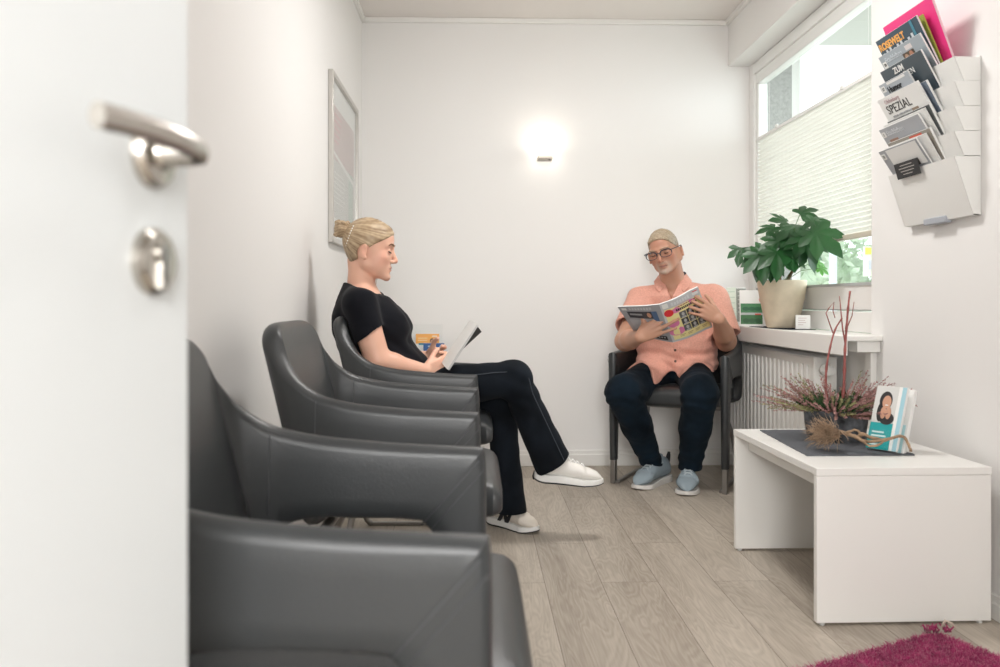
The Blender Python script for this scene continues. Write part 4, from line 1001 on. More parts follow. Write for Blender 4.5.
# ------------------------------------------------------------------ heather bowl
def heather():
    c=at(836,441,2.90); zt=TH+.0045; c.z=zt; root=empty('potted_heather',tuple(c),0,'pink and green heather with red twigs in a dark stone bowl on the low table','plant')
    M_stone=mat('dark_stone',(.075,.08,.088),.9,bump=(60,.9,6),var=(30,.8))
    b=MB(); b.lathe([(.001,.0),(.088,.0),(.098,.02),(.104,.06),(.107,.098),(.104,.104),(.098,.100),(.094,.06),(.085,.02),(.001,.018)],seg=48,sy=.8,caps=False); b.build('bowl',M_stone,root,smooth='auto')
    b=MB(); b.lathe([(.096,.084),(.05,.092),(.001,.094)],seg=24,sy=.8,caps=False); b.build('soil',mat('soil',(.03,.02,.014),.95,bump=(120,1)),root,smooth=True)
    r=random.Random(3)
    def sprig(mb, o, d, L_, w, n, mi=0, droop=.25, thick=.0012):
        """a stem with needle leaves"""
        p=Vector(o); pts=[p.copy()]; dd=Vector(d).normalized()
        for i in range(6):
            dd=(dd+V(0,0,-droop*.08)+V(r.uniform(-1,1),r.uniform(-1,1),r.uniform(-1,1))*.05).normalized(); p=p+dd*L_/6; pts.append(p.copy())
        mb.tube(pts,[thick*(1-.7*i/6) for i in range(7)],4,mi)
        for i in range(n):
            t=r.uniform(.12,1)*6; k=min(5,int(t)); q=pts[k]+(pts[k+1]-pts[k])*(t-k); ax=(pts[k+1]-pts[k]).normalized()
            s=V(r.uniform(-1,1),r.uniform(-1,1),r.uniform(-1,1)); s=(s-ax*s.dot(ax)).normalized(); tip=q+(s*.75+ax*.8).normalized()*w*r.uniform(.6,1.2); v=ax.cross(s)*w*.22
            m=(q+tip)/2
            mb.add([q,m+v,tip,m-v],[(0,1,2,3)],mi)
    M_g=mat('heather_green',(.035,.085,.025),.7,var=(60,.5)); M_p=mat('heather_pink',(.38,.205,.19),.75,var=(90,.35)); M_s=mat('heather_tip',(.27,.26,.12),.75,var=(90,.4)); M_br=mat('heather_brown',(.20,.115,.075),.8,var=(90,.4))
    gf=MB()
    for i in range(150):
        a=r.uniform(0,2*PI); rr=.085*math.sqrt(r.random()); o=V(rr*math.cos(a),.8*rr*math.sin(a),.085); sprig(gf,o,(math.cos(a)*r.uniform(.2,1),math.sin(a)*r.uniform(.2,1),.75),r.uniform(.05,.085),.012,34)
    gf.build('green_foliage',M_g,root)
    pf=MB(); tf=MB(); bf=MB()
    for i in range(190):
        a=r.uniform(0,2*PI); rr=.075*math.sqrt(r.random()); el=r.uniform(.15,1.2); Lh=r.uniform(.12,.185)*(1.25 if el<.6 else 1.0)*(.92 if el>.95 else 1)
        if abs(math.sin(a))>.75: Lh*=.85
        o=V(rr*math.cos(a),.8*rr*math.sin(a),.085); sprig(pf if r.random()<.72 else tf,o,(math.cos(a)*math.cos(el),math.sin(a)*math.cos(el),math.sin(el)),Lh,.0085,70,droop=.5)
    for i in range(46):
        a=-PI/2+r.gauss(.2,.55); o=V(.03+.05*math.cos(a),.05*math.sin(a),.09); sprig(bf,o,(math.cos(a)+.3,math.sin(a),.45),r.uniform(.05,.09),.007,36,droop=1.5)
    pf.build('pink_flower_spikes',M_p,root); tf.build('pale_tips',M_s,root); bf.build('dry_stems',M_br,root)
    M_tw=mat('red_twig',(.30,.085,.075),.5,var=(40,.3))
    def W(px,py,d=2.9): return at(px,py,d)-c
    for pts,rad in (([(841,412),(843.5,392),(844.5,370),(845,350),(846.5,328),(848,309),(850,291)],.0042),([(828,408),(826,388),(826.5,368),(830,348),(835,330),(842,318)],.0034)):
        b=MB(); P=[W(*p) for p in pts]; P=[tuple(p) for p in P]; sp=spline(P,4); n=len(sp); b.tube(sp,[rad*1.3*(1-.45*i/n)*(1.35 if i%4==0 else 1) for i in range(n)],8)
        if len(pts)==7:
            b.tube([W(845.5,345),W(842.5,328),W(841,312),W(839.5,296)],[.003,.0025,.002,.0012],6)
            b.tube([W(846,330),W(852,316),W(854,302)],[.002,.0016,.001],6)
        else:
            b.tube([W(833,333),W(829,322),W(826,313),W(829,308),W(834,302),W(833,311),W(835,318)],[.0022,.002,.0018,.0016,.0016,.0016,.0016],6)
        b.build('red_twig',M_tw,root,smooth=True)
heather()
# ------------------------------------------------------------------ dried root broom
def broom():
    c=at(826,440,2.70); c.z=TH+.0045; root=empty('dried_root',tuple(c),0,'dried root with a bushy tuft of fine rootlets lying in front of the dark bowl','decoration')
    r=random.Random(5); M_d=mat('dry_root',(.30,.20,.125),.9,var=(40,.35)); M_d2=mat('dry_rootlets',(.36,.25,.165),.9,var=(60,.35))
    W=lambda px,py,d,: at(px,py,d)-c
    root0=W(836,434,2.68); b=MB()
    for i in range(420):
        a=r.uniform(-1.15,1.15); el=r.uniform(-.5,.55); L_=r.uniform(.045,.088); d=V(-math.cos(a)*math.cos(el),math.sin(a)*math.cos(el),math.sin(el)); o=root0+V(r.uniform(-.03,.012),r.uniform(-.012,.012),r.uniform(-.01,.012)); pts=[o]
        for k in range(5):
            d=(d+V(r.uniform(-1,1),r.uniform(-1,1),r.uniform(-1,1))*.33).normalized(); q=pts[-1]+d*L_/5; q.z=max(q.z,.002); pts.append(q)
        b.tube(pts,[.0013,.0012,.001,.0009,.0007,.0005],4)
    b.build('rootlets',M_d2,root,smooth=True)
    b=MB()
    def branch(pts,r0,r1):
        P=[tuple(W(*p)) for p in pts]; sp=spline(P,5); n=len(sp); sp=[V(p[0]+r.uniform(-1,1)*.001,p[1],max(p[2],.006)+r.uniform(-1,1)*.0012) for p in sp]; b.tube(sp,[r0+(r1-r0)*i/n+r.uniform(-.0006,.0006) for i in range(n)],8)
    branch([(836,431,2.70),(848,434,2.67),(858,438,2.65),(864,441,2.64),(878,441,2.62),(892,438,2.62)],.007,.004)
    branch([(856,438,2.66),(862,434,2.65),(870,437,2.64),(885,440,2.63),(898,436,2.62),(905,438,2.61),(909,446,2.60),(911,451,2.59)],.0055,.0042)
    branch([(846,433,2.67),(856,430,2.66),(862,436,2.65)],.004,.003)
    branch([(862,441,2.64),(870,446,2.62),(878,445,2.61),(884,441,2.62)],.004,.003)
    b.build('root_stem',M_d,root,smooth=True)
broom()
# ------------------------------------------------------------------ brochure helpers
M_paper=mat('paper_white',(.80,.80,.78),.6); M_ink=mat('ink_black',(.02,.02,.022),.6); M_grey=mat('print_grey',(.33,.34,.36),.5); M_lgrey=mat('print_light_grey',(.55,.56,.58),.45)
PM={}
def pm(r,g,b_,rough=.45):
    k=(r,g,b_)
    if k not in PM: PM[k]=mat('print_%s'%({(1,0,0):'a'}.get(k,'colour')),(r,g,b_),rough)
    return PM[k]
def panel(name,M,x0,z0,x1,z1,m,parent,lift=.0004,t=.0004):
    """flat printed area in the cover plane: M maps (x right, y up, z out)"""
    b=MB(); b.box((x0,z0,lift),(x1,z1,lift+t),M=M); return b.build(name,m,parent,world=True)
def blob(name,M,cx,cz,rx,rz,m,parent,lift=.0008,t=.0004,n=20):
    b=MB(); b.loft([[M@V(cx+rx*math.cos(2*PI*k/n),cz+rz*math.sin(2*PI*k/n),l) for k in range(n)] for l in (lift,lift+t)]); return b.build(name,m,parent,world=True)
M_acr=bpy.data.materials.new('clear_acrylic'); M_acr.use_nodes=True; glassy(M_acr,.03,tint=(.99,.995,.995))
SKIN1=(.55,.30,.20)
def booklet(name, M, w, h, t, label, cat='brochure', group=None, cov=None, edge=None):
    """a closed booklet: cover plane M, pages behind"""
    root=empty(name,tuple(M.translation),0,label,cat,group)
    b=MB(); b.box((0,0,-t),(w,h,0),M=M); b.build('cover',cov or M_paper,root,world=True)
    b=MB(); b.box((.001,.001,-t*.93),(w+.0008,h+.0008,-t*.07),M=M); b.build('pages',edge or M_paper,root,world=True)
    return root
# holder with leaflets on the low table
def leaflet_holder():
    o=at(865,442,2.70); o.z=TH+.005; xr=V(.56,-.83,0).normalized(); 
    nrm=V(-xr.y*-1,-xr.x,0); nrm=V(xr.y,-xr.x,0).normalized()      # towards the camera
    upv=(V(0,0,1)-nrm*.36).normalized()
    M=frame(o,xr,upv)
    holder=empty('leaflet_holder',tuple(o),0,'clear acrylic leaflet holder on the low table beside the heather','leaflet holder')
    b=MB(); b.box((-.004,.002,-.060),(.124,.006,.006),M=M); b.box((-.004,.002,-.060),(-.002,.12,-.0),M=M); b.box((.102,.002,-.060),(.104,.12,.0),M=M); b.box((-.004,.004,-.062),(.104,.19,-.060),M=M); b.box((-.004,.004,.004),(.104,.07,.006),M=M); b.build('acrylic_body',M_acr,holder,world=True)
    A=M@Matrix.Translation((0,.008,-.002)); l=booklet('leaflet',A,.099,.205,.012,'leaflet with a praying dark-haired woman above a teal block, in the clear holder',group=None)
    teal=pm(.01,.33,.34); panel('teal_block',A,0,0,.074,.085,teal,l); panel('grey_ground',A,0,.085,.074,.205,pm(.62,.62,.60),l); panel('blue_stripe',A,.085,0,.0985,.205,pm(.35,.58,.66),l)
    dk=pm(.02,.018,.02); sk=pm(*SKIN1)
    blob('dark_hair',A,.038,.158,.021,.030,dk,l,.0010); blob('dark_hair',A,.026,.12,.012,.032,dk,l,.0010); blob('face',A,.042,.153,.0145,.0215,sk,l,.0016); blob('jumper',A,.05,.10,.024,.02,dk,l,.0010)
    blob('hands',A,.036,.118,.009,.020,sk,l,.0022); blob('hands',A,.053,.118,.009,.020,sk,l,.0022); blob('smile',A,.043,.143,.005,.0018,M_paper,l,.0022)
    for i,(y,w_) in enumerate(((.052,.040),(.040,.048),(.029,.034),(.012,.030))): panel('text_line',A,.010,y,.010+w_,y+.0055,pm(.62,.80,.80),l,.0010)
    Bm=M@Matrix.Translation((.010,.010,-.030)); l2=booklet('leaflet',Bm,.097,.205,.018,'white and pale blue leaflets in the rear pocket of the table holder')
    panel('blue_block',Bm,0,0,.09,.09,pm(.40,.66,.70),l2)
leaflet_holder()
# ------------------------------------------------------------------ sill objects
def plant():
    ZS_=.7985; c=V(1.455,4.005,ZS_+.005); root=empty('potted_plant',tuple(c),0,'green fatsia plant in a cream pot on the window sill','plant')
    M_pot=mat('cream_pot',(.72,.62,.47),.55,bump=(120,.3),var=(18,.08))
    b=MB(); b.lathe([(.001,0),(.066,0),(.072,.006),(.088,.07),(.103,.14),(.112,.20),(.114,.222),(.110,.224),(.106,.20),(.001,.19)],seg=48,caps=False); b.build('pot',M_pot,root,smooth='auto')
    b=MB(); b.lathe([(.106,.195),(.05,.205),(.001,.206)],seg=24,caps=False); b.build('soil',mat('potting_soil',(.04,.028,.02),.95,bump=(100,1)),root,smooth=True)
    M_l=mat('fatsia_leaf',(.016,.078,.020),.38,spec=.5,var=(7,.45)); M_l2=mat('fatsia_young_leaf',(.10,.32,.05),.4,var=(7,.3)); M_st=mat('brown_stem',(.16,.10,.055),.7); M_pet=mat('leaf_stalk',(.12,.24,.06),.6)
    W=lambda px,py,dd: at(px,py,dd)-c
    r=random.Random(11)
    st=MB(); base=V(0,0,.19)
    st.tube(spline([tuple(V(.01,0,.19)),tuple(W(797,262,4.0)),tuple(W(806,245,3.98)),tuple(W(812,232,3.97))],4),[.008]*6+[.006]*4+[.004]*3,8); st.tube(spline([tuple(V(-.01,.01,.19)),tuple(W(782,262,4.06)),tuple(W(781,246,4.07)),tuple(W(784,232,4.07))],4),[.006]*6+[.004]*7,8)
    st.build('stem',M_st,root,smooth=True)
    # lobed leaf, tip along +x, in local xy plane
    lobes=[(-132,.50),(-90,.68),(-44,.90),(0,1.05),(44,.90),(90,.68),(132,.50)]
    def leafpoly(nl=7):
        lb=lobes if nl==7 else lobes[1:-1]; pts=[(-.04,0)]
        for i,(a,L_) in enumerate(lb):
            a=R(a); w=.225
            if i==0: pts.append((.10*math.cos(a-R(25)),.10*math.sin(a-R(25))))
            for t,ww in ((.50,-.85),(.66,-1.0),(.84,-.55),(1,0),(.84,.55),(.66,1.0),(.50,.85)):
                pts.append((L_*t*math.cos(a)-ww*w*L_*math.sin(a)*1.0, L_*t*math.sin(a)+ww*w*L_*math.cos(a)))
            if i<len(lb)-1:
                a2=R((math.degrees(a)+lb[i+1][0])/2); pts.append((.50*math.cos(a2),.50*math.sin(a2)))
            else: pts.append((.10*math.cos(a+R(25)),.10*math.sin(a+R(25))))
        return pts
    def leaf(mb,pos,tipdir,nrm,size,nl=7,droop=.35):
        x=Vector(tipdir).normalized(); n=Vector(nrm); n=(n-x*n.dot(x)).normalized(); y=n.cross(x); poly=leafpoly(nl)
        def P(u,v,e=0):
            d2=u*u+v*v; fold=.10*abs(math.sin(3.9*math.atan2(v,u)))*math.sqrt(d2)
            z=-droop*d2*.9+fold*.6+e
            return Vector(pos)+(x*u+y*v+n*z)*size
        def layers(e):
            return [P(0.02,0,e)]+[P(u*.5,v*.5,e) for u,v in poly]+[P(u,v,e) for u,v in poly]
        m=len(poly); vs=layers(0)
        fs=[(0,1+i,1+(i+1)%m) for i in range(m)]+[(1+i,1+m+i,1+m+(i+1)%m,1+(i+1)%m) for i in range(m)]
        mb.add(vs,fs)
    lf=MB(); yl=MB(); pet=MB()
    # (px,py of leaf base, depth, tip direction in (right, toward camera, up), normal, size)
    Ls=[((815,232),3.90,(.60,.55,-.60),(-.1,1,.55),.132,7),((762,254),3.93,(-.1,.5,-.9),(-.2,1,.3),.125,7),((777,252),3.86,(-.15,.6,-.75),(-.1,1,.4),.12,7),((790,228),3.93,(.0,.7,-.5),(0,.9,.6),.115,7),((805,238),3.80,(.2,.6,-.7),(.1,1,.4),.115,7),((779,240),3.92,(-.35,.45,-.75),(-.3,1,.45),.115,7),((764,252),3.95,(-.35,.3,-.9),(-.4,1,.2),.125,7),((741,248),4.0,(-.25,.3,-.85),(-.3,1,.25),.078,5),
        ((806,222),4.0,(.55,.4,.15),(0,.6,1),.085,5),((800,214),4.1,(.5,0,.25),(0,.7,.9),.080,5),((786,222),4.02,(-.6,.3,.1),(-.1,.8,.7),.085,7),((790,236),3.88,(.1,.7,-.45),(.1,.8,.7),.105,7),
        ((798,244),3.86,(.35,.6,-.5),(.2,1,.5),.105,7),((775,228),4.05,(-.8,0,-.05),(-.3,.6,.8),.080,5),((806,248),3.92,(.3,.3,-.7),(.3,1,.3),.095,7),((786,252),3.90,(-.5,.4,-.45),(-.2,1,.6),.09,7),
        ((812,222),4.06,(.75,.0,-.1),(.1,.8,.8),.095,7),((793,258),3.90,(-.1,.6,-.35),(0,.9,.7),.075,5),((797,225),3.95,(-.1,.7,-.2),(0,.8,.8),.09,7),((772,262),3.96,(-.2,.5,-.8),(-.2,1,.3),.085,7)]
    for (px,py),dd,t,n,s,nl in Ls:
        dd=min(dd,1.44/((px-500)/850+.0282)); p=W(px,py,dd); leaf(lf,p,(t[0],-t[1],t[2]),(n[0],-n[1],n[2]),s*1.12,nl,r.uniform(.2,.4))
        o=V(.02,0,.30) if px>795 else V(-.01,.01,.29); pet.tube(spline([tuple(o),tuple(o.lerp(p,.5)+V(0,0,.03)),tuple(p)],4),.0017,5)
    for (px,py),dd,t,n,s in (((815,262),3.92,(.45,.4,-.6),(.3,1,.4),.06),((811,250),3.94,(.1,.4,-.8),(.2,1,.2),.062),((820,268),3.92,(.6,.3,-.4),(.3,1,.5),.045),((784,262),3.94,(.2,.5,-.4),(0,1,.5),.05)):
        dd=min(dd,1.53/((px-500)/850+.0282)); p=W(px,py,dd); leaf(yl,p,(t[0],-t[1],t[2]),(n[0],-n[1],n[2]),s,5,.3)
        o=V(.01,0,.22); pet.tube([o,o.lerp(p,.5)+V(0,0,.02),p],.0014,5)
    lf.build('dark_leaves',M_l,root,smooth=True); yl.build('young_leaves',M_l2,root,smooth=True); pet.build('leaf_stalks',M_pet,root,smooth=True)
plant()
s1,s2,s3,s4=(1.395,4.36),(1.395,3.80),(1.53,3.74),(1.53,4.36)
def sill_mat(m,label,cat):
    r=random.Random(4); b=MB(); n=70; vs=[]
    for i in range(n+1):
        y=4.36-.57*i/n+(r.uniform(-.002,.002) if 0<i<n else 0); k=.5+.5*math.sin(i*.9); x0=1.396+r.uniform(0,.004)+(.02*max(0,i-n+8)/8); x1=1.535-r.uniform(0,.004)
        vs+=[V(x0,y,.7986),V(x0,y,.8008),V(x1,y,.8008),V(x1,y,.7986)]
    fs=[(4*i+j,4*i+(j+1)%4,4*i+4+(j+1)%4,4*i+4+j) for i in range(n) for j in range(4)]+[(0,1,2,3),(4*n+3,4*n+2,4*n+1,4*n)]
    b.add(vs,fs); tag(b.build('sill_mat',m),label,cat)
sill_mat(mat('charcoal_mat',(.04,.045,.055),1,spec=0),'frayed charcoal mat under the cream plant pot on the sill','mat')
# small printed card box
q=at(803,329,3.86); q.z=.8022; Mq=frame(q+V(-.033,0,0),V(.95,-.30,0),V(0,0,1)); cb_=booklet('card_box',Mq,.062,.062,.035,'small white printed card box standing on the sill right of the pot','box')
for i,wd in enumerate((.036,.03,.034,.022)): panel('text_line',Mq,.010,.048-.010*i,.010+wd,.0505-.010*i,pm(.55,.45,.44),cb_)
# green picture brochure stand left of the pot
q=at(740,327,4.36); q.z=.80; Mq=frame(q,V(.97,-.24,0),V(.06,.20,.98)); bs=booklet('brochure',Mq,.115,.19,.008,'white brochure with green meadow pictures standing on the sill left of the pot')
g1=pm(.05,.20,.08); panel('picture',Mq,.004,.072,.112,.120,g1,bs); panel('picture',Mq,.004,.012,.112,.060,pm(.035,.15,.045),bs); panel('grey_band',Mq,.004,.060,.112,.072,pm(.42,.45,.45),bs); panel('red_mark',Mq,.075,.060,.104,.067,pm(.6,.08,.05),bs,.001)
blob('pink_spot',Mq,.105,.140,.010,.014,pm(.75,.35,.28),bs); 
for cx in (.03,.06,.09): blob('bush',Mq,cx,.03,.016,.012,pm(.02,.09,.03),bs,.0009); blob('bush',Mq,cx,.092,.018,.010,pm(.02,.12,.05),bs,.0009)
q=at(727,324,4.55); q.z=.80; Mq=frame(q,V(1,-.12,0),V(.03,.14,.98)); bs=booklet('brochure',Mq,.105,.205,.006,'grey and pale green leaflet at the sill end behind the man'); panel('grey_field',Mq,.052,.02,.103,.200,pm(.28,.30,.27),bs); 
for i in range(6): panel('text_line',Mq,.060,.18-.022*i,.095,.185-.022*i,pm(.55,.57,.53),bs,.001); panel('text_line',Mq,.008,.18-.03*i,.045,.184-.03*i,pm(.45,.55,.45),bs)
panel('pale_green_field',Mq,0,0,.052,.205,pm(.66,.72,.62),bs,.0002,.0002)
# ------------------------------------------------------------------ magazine rack on the wall
M_rack=mat('rack_white',(.80,.80,.775),.4)
RY0,RY1=2.515,2.925
def rack():
    root=empty('wall_mounted_magazine_rack',(XR,2.695,1.2),0,'white wall-mounted magazine rack with five pockets on the right wall','magazine rack')
    b=MB(); b.box((XR-.006,RY0,1.185),(XR-.0005,RY1,1.665)); b.build('back_panel',M_rack,root,world=True,bevel=.002)
    tops=[1.662,1.588,1.513,1.438,1.362]
    for i,zt in enumerate(tops):
        zb=zt-.135 if i<4 else 1.185
        xt,xb=1.437,(1.492 if i<4 else 1.496)
        b=MB()
        b.add([V(xt,RY0,zt),V(xt,RY1,zt),V(xb,RY1,zb),V(xb,RY0,zb),V(xt+.003,RY0,zt),V(xt+.003,RY1,zt),V(xb+.003,RY1,zb),V(xb+.003,RY0,zb)],[(0,1,2,3),(7,6,5,4),(0,4,5,1),(3,2,6,7)])
        zg=zt-.0735 if i<4 else zb; xg=xt+(xb-xt)*(zt-zg)/(zt-zb)
        for y in (RY0,RY1-.003):
            b.add([V(xt,y,zt),V(xg,y,zg),V(XR-.005,y,zg),V(XR-.005,y,min(zt+.0,1.66)),V(xt,y+.003,zt),V(xg,y+.003,zg),V(XR-.005,y+.003,zg),V(XR-.005,y+.003,min(zt,1.66))],[(0,1,2,3),(7,6,5,4),(0,4,5,1),(3,7,4,0),(1,5,6,2)])
        b.box((xb,RY0+(.006 if i<4 else 0),zb),(XR-.007,RY1-(.006 if i<4 else 0),zb+.003))
        b.build('pocket',M_rack,root,world=True)
    b=MB(); b.box((1.486,2.655,1.176),(1.509,2.785,1.198)); lt=b.build('label_tab',mat('label_tab_grey',(.36,.38,.42),.35),root,world=True,bevel=.003)
    return tops
tops=rack()
def mag(i, y_far, w, h, prot, off, tilt, t, label, cov, edge=None, name='magazine', cat='magazine', drop=0):
    y_far+=.042; w+=.034; tilt+=6; dz=.018 if name=='folder' else .036; prot+=dz; h+=dz
    """magazine in pocket i: far edge at y_far, cover towards the room; prot = height above the pocket edge"""
    zt=tops[i]; xt=1.437+.0035
    up=V(-math.sin(R(tilt)),0,math.cos(R(tilt))); 
    # line through the pocket edge, set back by off
    e=V(xt+off,y_far,zt); o=e-up*(h-prot)
    if (h-prot)*math.sin(R(tilt))>.072-off: pass
    right=V(0,-1,0); right=(right*math.cos(R(drop))-up*math.sin(R(drop))).normalized(); M=frame(o,right,up)
    return booklet(name,M,w,h,t,label,cat,'magazines in the wall rack' if name=='magazine' else None,cov,edge),M
def rack_mags():
    w=.225
    # short visible heights: pocketed magazines are modelled down to the pocket floor
    P=lambda i,pr:pr+.115
    f,M=mag(0,2.852,.272,P(0,.202),.202,.038,14,.008,'bright pink folder at the back of the top pocket',pm(.80,.035,.22),pm(.75,.5,.55),'folder','folder')
    f,M=mag(0,2.852,.228,P(0,.142),.142,.030,17,.005,'magazine with a lime-green edge in front of the pink folder',pm(.45,.50,.10),pm(.40,.45,.08))
    f,M=mag(0,2.860,.235,P(0,.142),.142,.019,20,.006,'magazine with orange ROSEWELT title on slate blue in the top pocket',pm(.035,.07,.10)); h=.036+P(0,.142)
    text('title','ROSEWELT',M@Matrix.Translation((.088,h-.030,.0008)),.033,pm(.85,.42,.10),f,bold=.0012); 
    panel('skyline',M,.0,h-.078,.235,h-.062,pm(.62,.66,.68),f)
    for k in range(9): panel('skyline',M,.012+.024*k,h-.063,.024+.024*k,h-.050+.006*((k*7)%3),pm(.62,.66,.68),f)
    panel('teal_edge',M,.222,h-.08,.235,h,pm(.05,.22,.30),f,.0006)
    f,M=mag(0,2.852,.235,P(0,.082),.082,.006,24,.006,'grey magazine numbered 30 with a photo of two faces in the top pocket',pm(.36,.41,.45)); h=.036+P(0,.082)
    panel('photo',M,.135,h-.065,.205,h-.030,pm(.10,.07,.045),f); blob('face',M,.155,h-.048,.011,.013,pm(.50,.30,.20),f,.0012); blob('face',M,.185,h-.046,.012,.014,pm(.45,.20,.12),f,.0012); text('title','Stadtleben',M@Matrix.Translation((.085,h-.022,.0008)),.026,pm(.62,.67,.71),f); panel('number_box',M,.006,h-.045,.030,h-.022,M_paper,f); text('issue_number','30',M@Matrix.Translation((.018,h-.034,.0014)),.015,M_ink,f); panel('red_mark',M,.165,h-.026,.205,h-.010,pm(.70,.66,.66),f)
    f,M=mag(1,2.855,.232,P(1,.108),.108,.022,22,.006,'magazine with white ZUM LEVEN title on dark slate in the second pocket',pm(.055,.075,.09)); h=.036+P(1,.108)
    text('title','ZUM',M@Matrix.Translation((.110,h-.020,.0008)),.030,M_paper,f,bold=.0006); text('title','LEVEN',M@Matrix.Translation((.150,h-.046,.0008)),.028,M_paper,f)
    f,M=mag(1,2.868,.160,P(1,.062),.062,.006,25,.006,'grey magazine numbered 37 with Humor headline in the second pocket',pm(.42,.46,.50)); h=.036+P(1,.062)
    panel('number_box',M,.004,h-.030,.030,h-.008,M_paper,f); text('issue_number','37',M@Matrix.Translation((.017,h-.019,.0014)),.015,M_ink,f); text('title','Humor',M@Matrix.Translation((.085,h-.030,.0014)),.030,M_ink,f,bold=.0008); panel('white_fold',M,.050,h-.011,.17,h-.002,M_paper,f)
    f,M=mag(2,2.845,.232,P(2,.080),.080,.020,22,.008,'dark blue and white magazine behind the SPEZIAL issue',pm(.16,.20,.26)); 
    f,M=mag(2,2.862,.230,P(2,.086),.086,.008,24,.007,'white magazine titled Oldenburg SPEZIAL in the middle pocket',M_paper); h=.036+P(2,.086)
    text('title','SPEZIAL',M@Matrix.Translation((.105,h-.048,.0008)),.044,M_ink,f); text('title','Oldenburg',M@Matrix.Translation((.085,h-.018,.0008)),.022,pm(.50,.36,.38),f); text('title','GESUND LEBEN ALTERNATIV',M@Matrix.Translation((.105,h-.074,.0008)),.0095,M_grey,f)
    panel('photo',M,.165,h-.095,.205,h-.072,pm(.30,.22,.16),f)
    f,M=mag(3,2.835,.232,P(3,.078),.078,.022,21,.008,'white magazine with a dark top edge at the back of the fourth pocket',pm(.10,.11,.11))
    f,M=mag(3,2.850,.232,P(3,.070),.070,.016,24,.006,'black-edged white magazine in the fourth pocket',M_paper)
    f,M=mag(3,2.868,.225,P(3,.058),.058,.006,26,.006,'grey magazine numbered 1 with a small portrait in the fourth pocket',pm(.40,.42,.45)); h=.036+P(3,.058)
    panel('number_box',M,.004,h-.032,.028,h-.012,M_paper,f); text('issue_number','1',M@Matrix.Translation((.016,h-.022,.0014)),.015,M_ink,f); text('title','Stadtleben',M@Matrix.Translation((.090,h-.022,.0008)),.026,pm(.64,.66,.68),f); panel('photo',M,.03,h-.062,.085,h-.045,pm(.35,.20,.14),f)
    f,M=mag(4,2.835,.232,P(4,.080),.080,.024,21,.008,'magazine with a red cover photo at the back of the bottom pocket',pm(.30,.28,.24)); h=.036+P(4,.08); panel('photo',M,.14,h-.05,.215,h-.004,pm(.62,.10,.05),f); blob('green_spot',M,.17,h-.03,.018,.012,pm(.15,.30,.08),f,.0012)
    f,M=mag(4,2.850,.232,P(4,.066),.066,.017,24,.006,'white magazine between the red and the grey one in the bottom pocket',M_paper)
    f,M=mag(4,2.868,.215,P(4,.060),.060,.0075,27,.005,'grey magazine numbered 32 in the bottom pocket',pm(.38,.40,.43)); h=.036+P(4,.06)
    panel('number_box',M,.004,h-.034,.028,h-.012,M_paper,f); panel('white_page',M,.045,h-.085,.24,h-.004,M_paper,f,.0012); panel('dark_photo',M,.10,h-.085,.20,h-.060,pm(.06,.05,.045),f,.0018); text('issue_number','32',M@Matrix.Translation((.016,h-.023,.0014)),.015,M_ink,f)
    o=V(1.4335,2.850,1.338); up=V(-.28,0,.96).normalized(); M=frame(o,V(0,-1,0),up); f=booklet('card',M,.150,.052,.001,'black card with white print at the front of the bottom pocket','card',None,M_ink,M_ink)
    for k,wd in enumerate((.075,.10,.085,.06)): panel('text_line',M,.075-wd/2,.041-.010*k,.075+wd/2,.0435-.010*k,pm(.45,.43,.40),f)
rack_mags()
# ------------------------------------------------------------------ wall lamp, picture
def lamp():
    p=at(545,157,4.76); root=empty('wall_lamp',(p.x,YB,p.z),0,'small white wall lamp glowing on the back wall','lamp')
    Ml=mat('lamp_metal',(.45,.40,.35),.35,metal=.4); Mg=mat('lamp_glass_glowing',(.9,.88,.82),.4,emit=((1,.92,.80),5))
    b=MB(); b.box((p.x-.043,4.722,p.z-.012),(p.x+.043,YB-.001,p.z+.008)); b.build('housing',Ml,root,bevel=.003,world=True)
    b=MB(); b.box((p.x-.060,4.708,p.z+.008),(p.x+.060,YB-.006,p.z+.026)); b.build('glass_dish',Mg,root,bevel=.006,world=True)
    b=MB(); b.lathe([(.004,-.004),(.004,.0)],(p.x+.024,4.755,p.z-.012),12); b.build('switch',M_black,root,world=True)
    def light(name,z,e,rot):
        l=bpy.data.lights.new(name,'AREA'); l.energy=e; l.color=(1,.90,.78); l.size=.10; l.shape='SQUARE'; o=bpy.data.objects.new(name,l); COL.objects.link(o); o.parent=root; o.location=(0,-.055,z-root.location.z); o.rotation_euler=rot; return o
    light('lamp_uplight',p.z+.034,.32,(PI,0,0)); light('lamp_downlight',p.z-.016,.05,(0,0,0))
lamp()
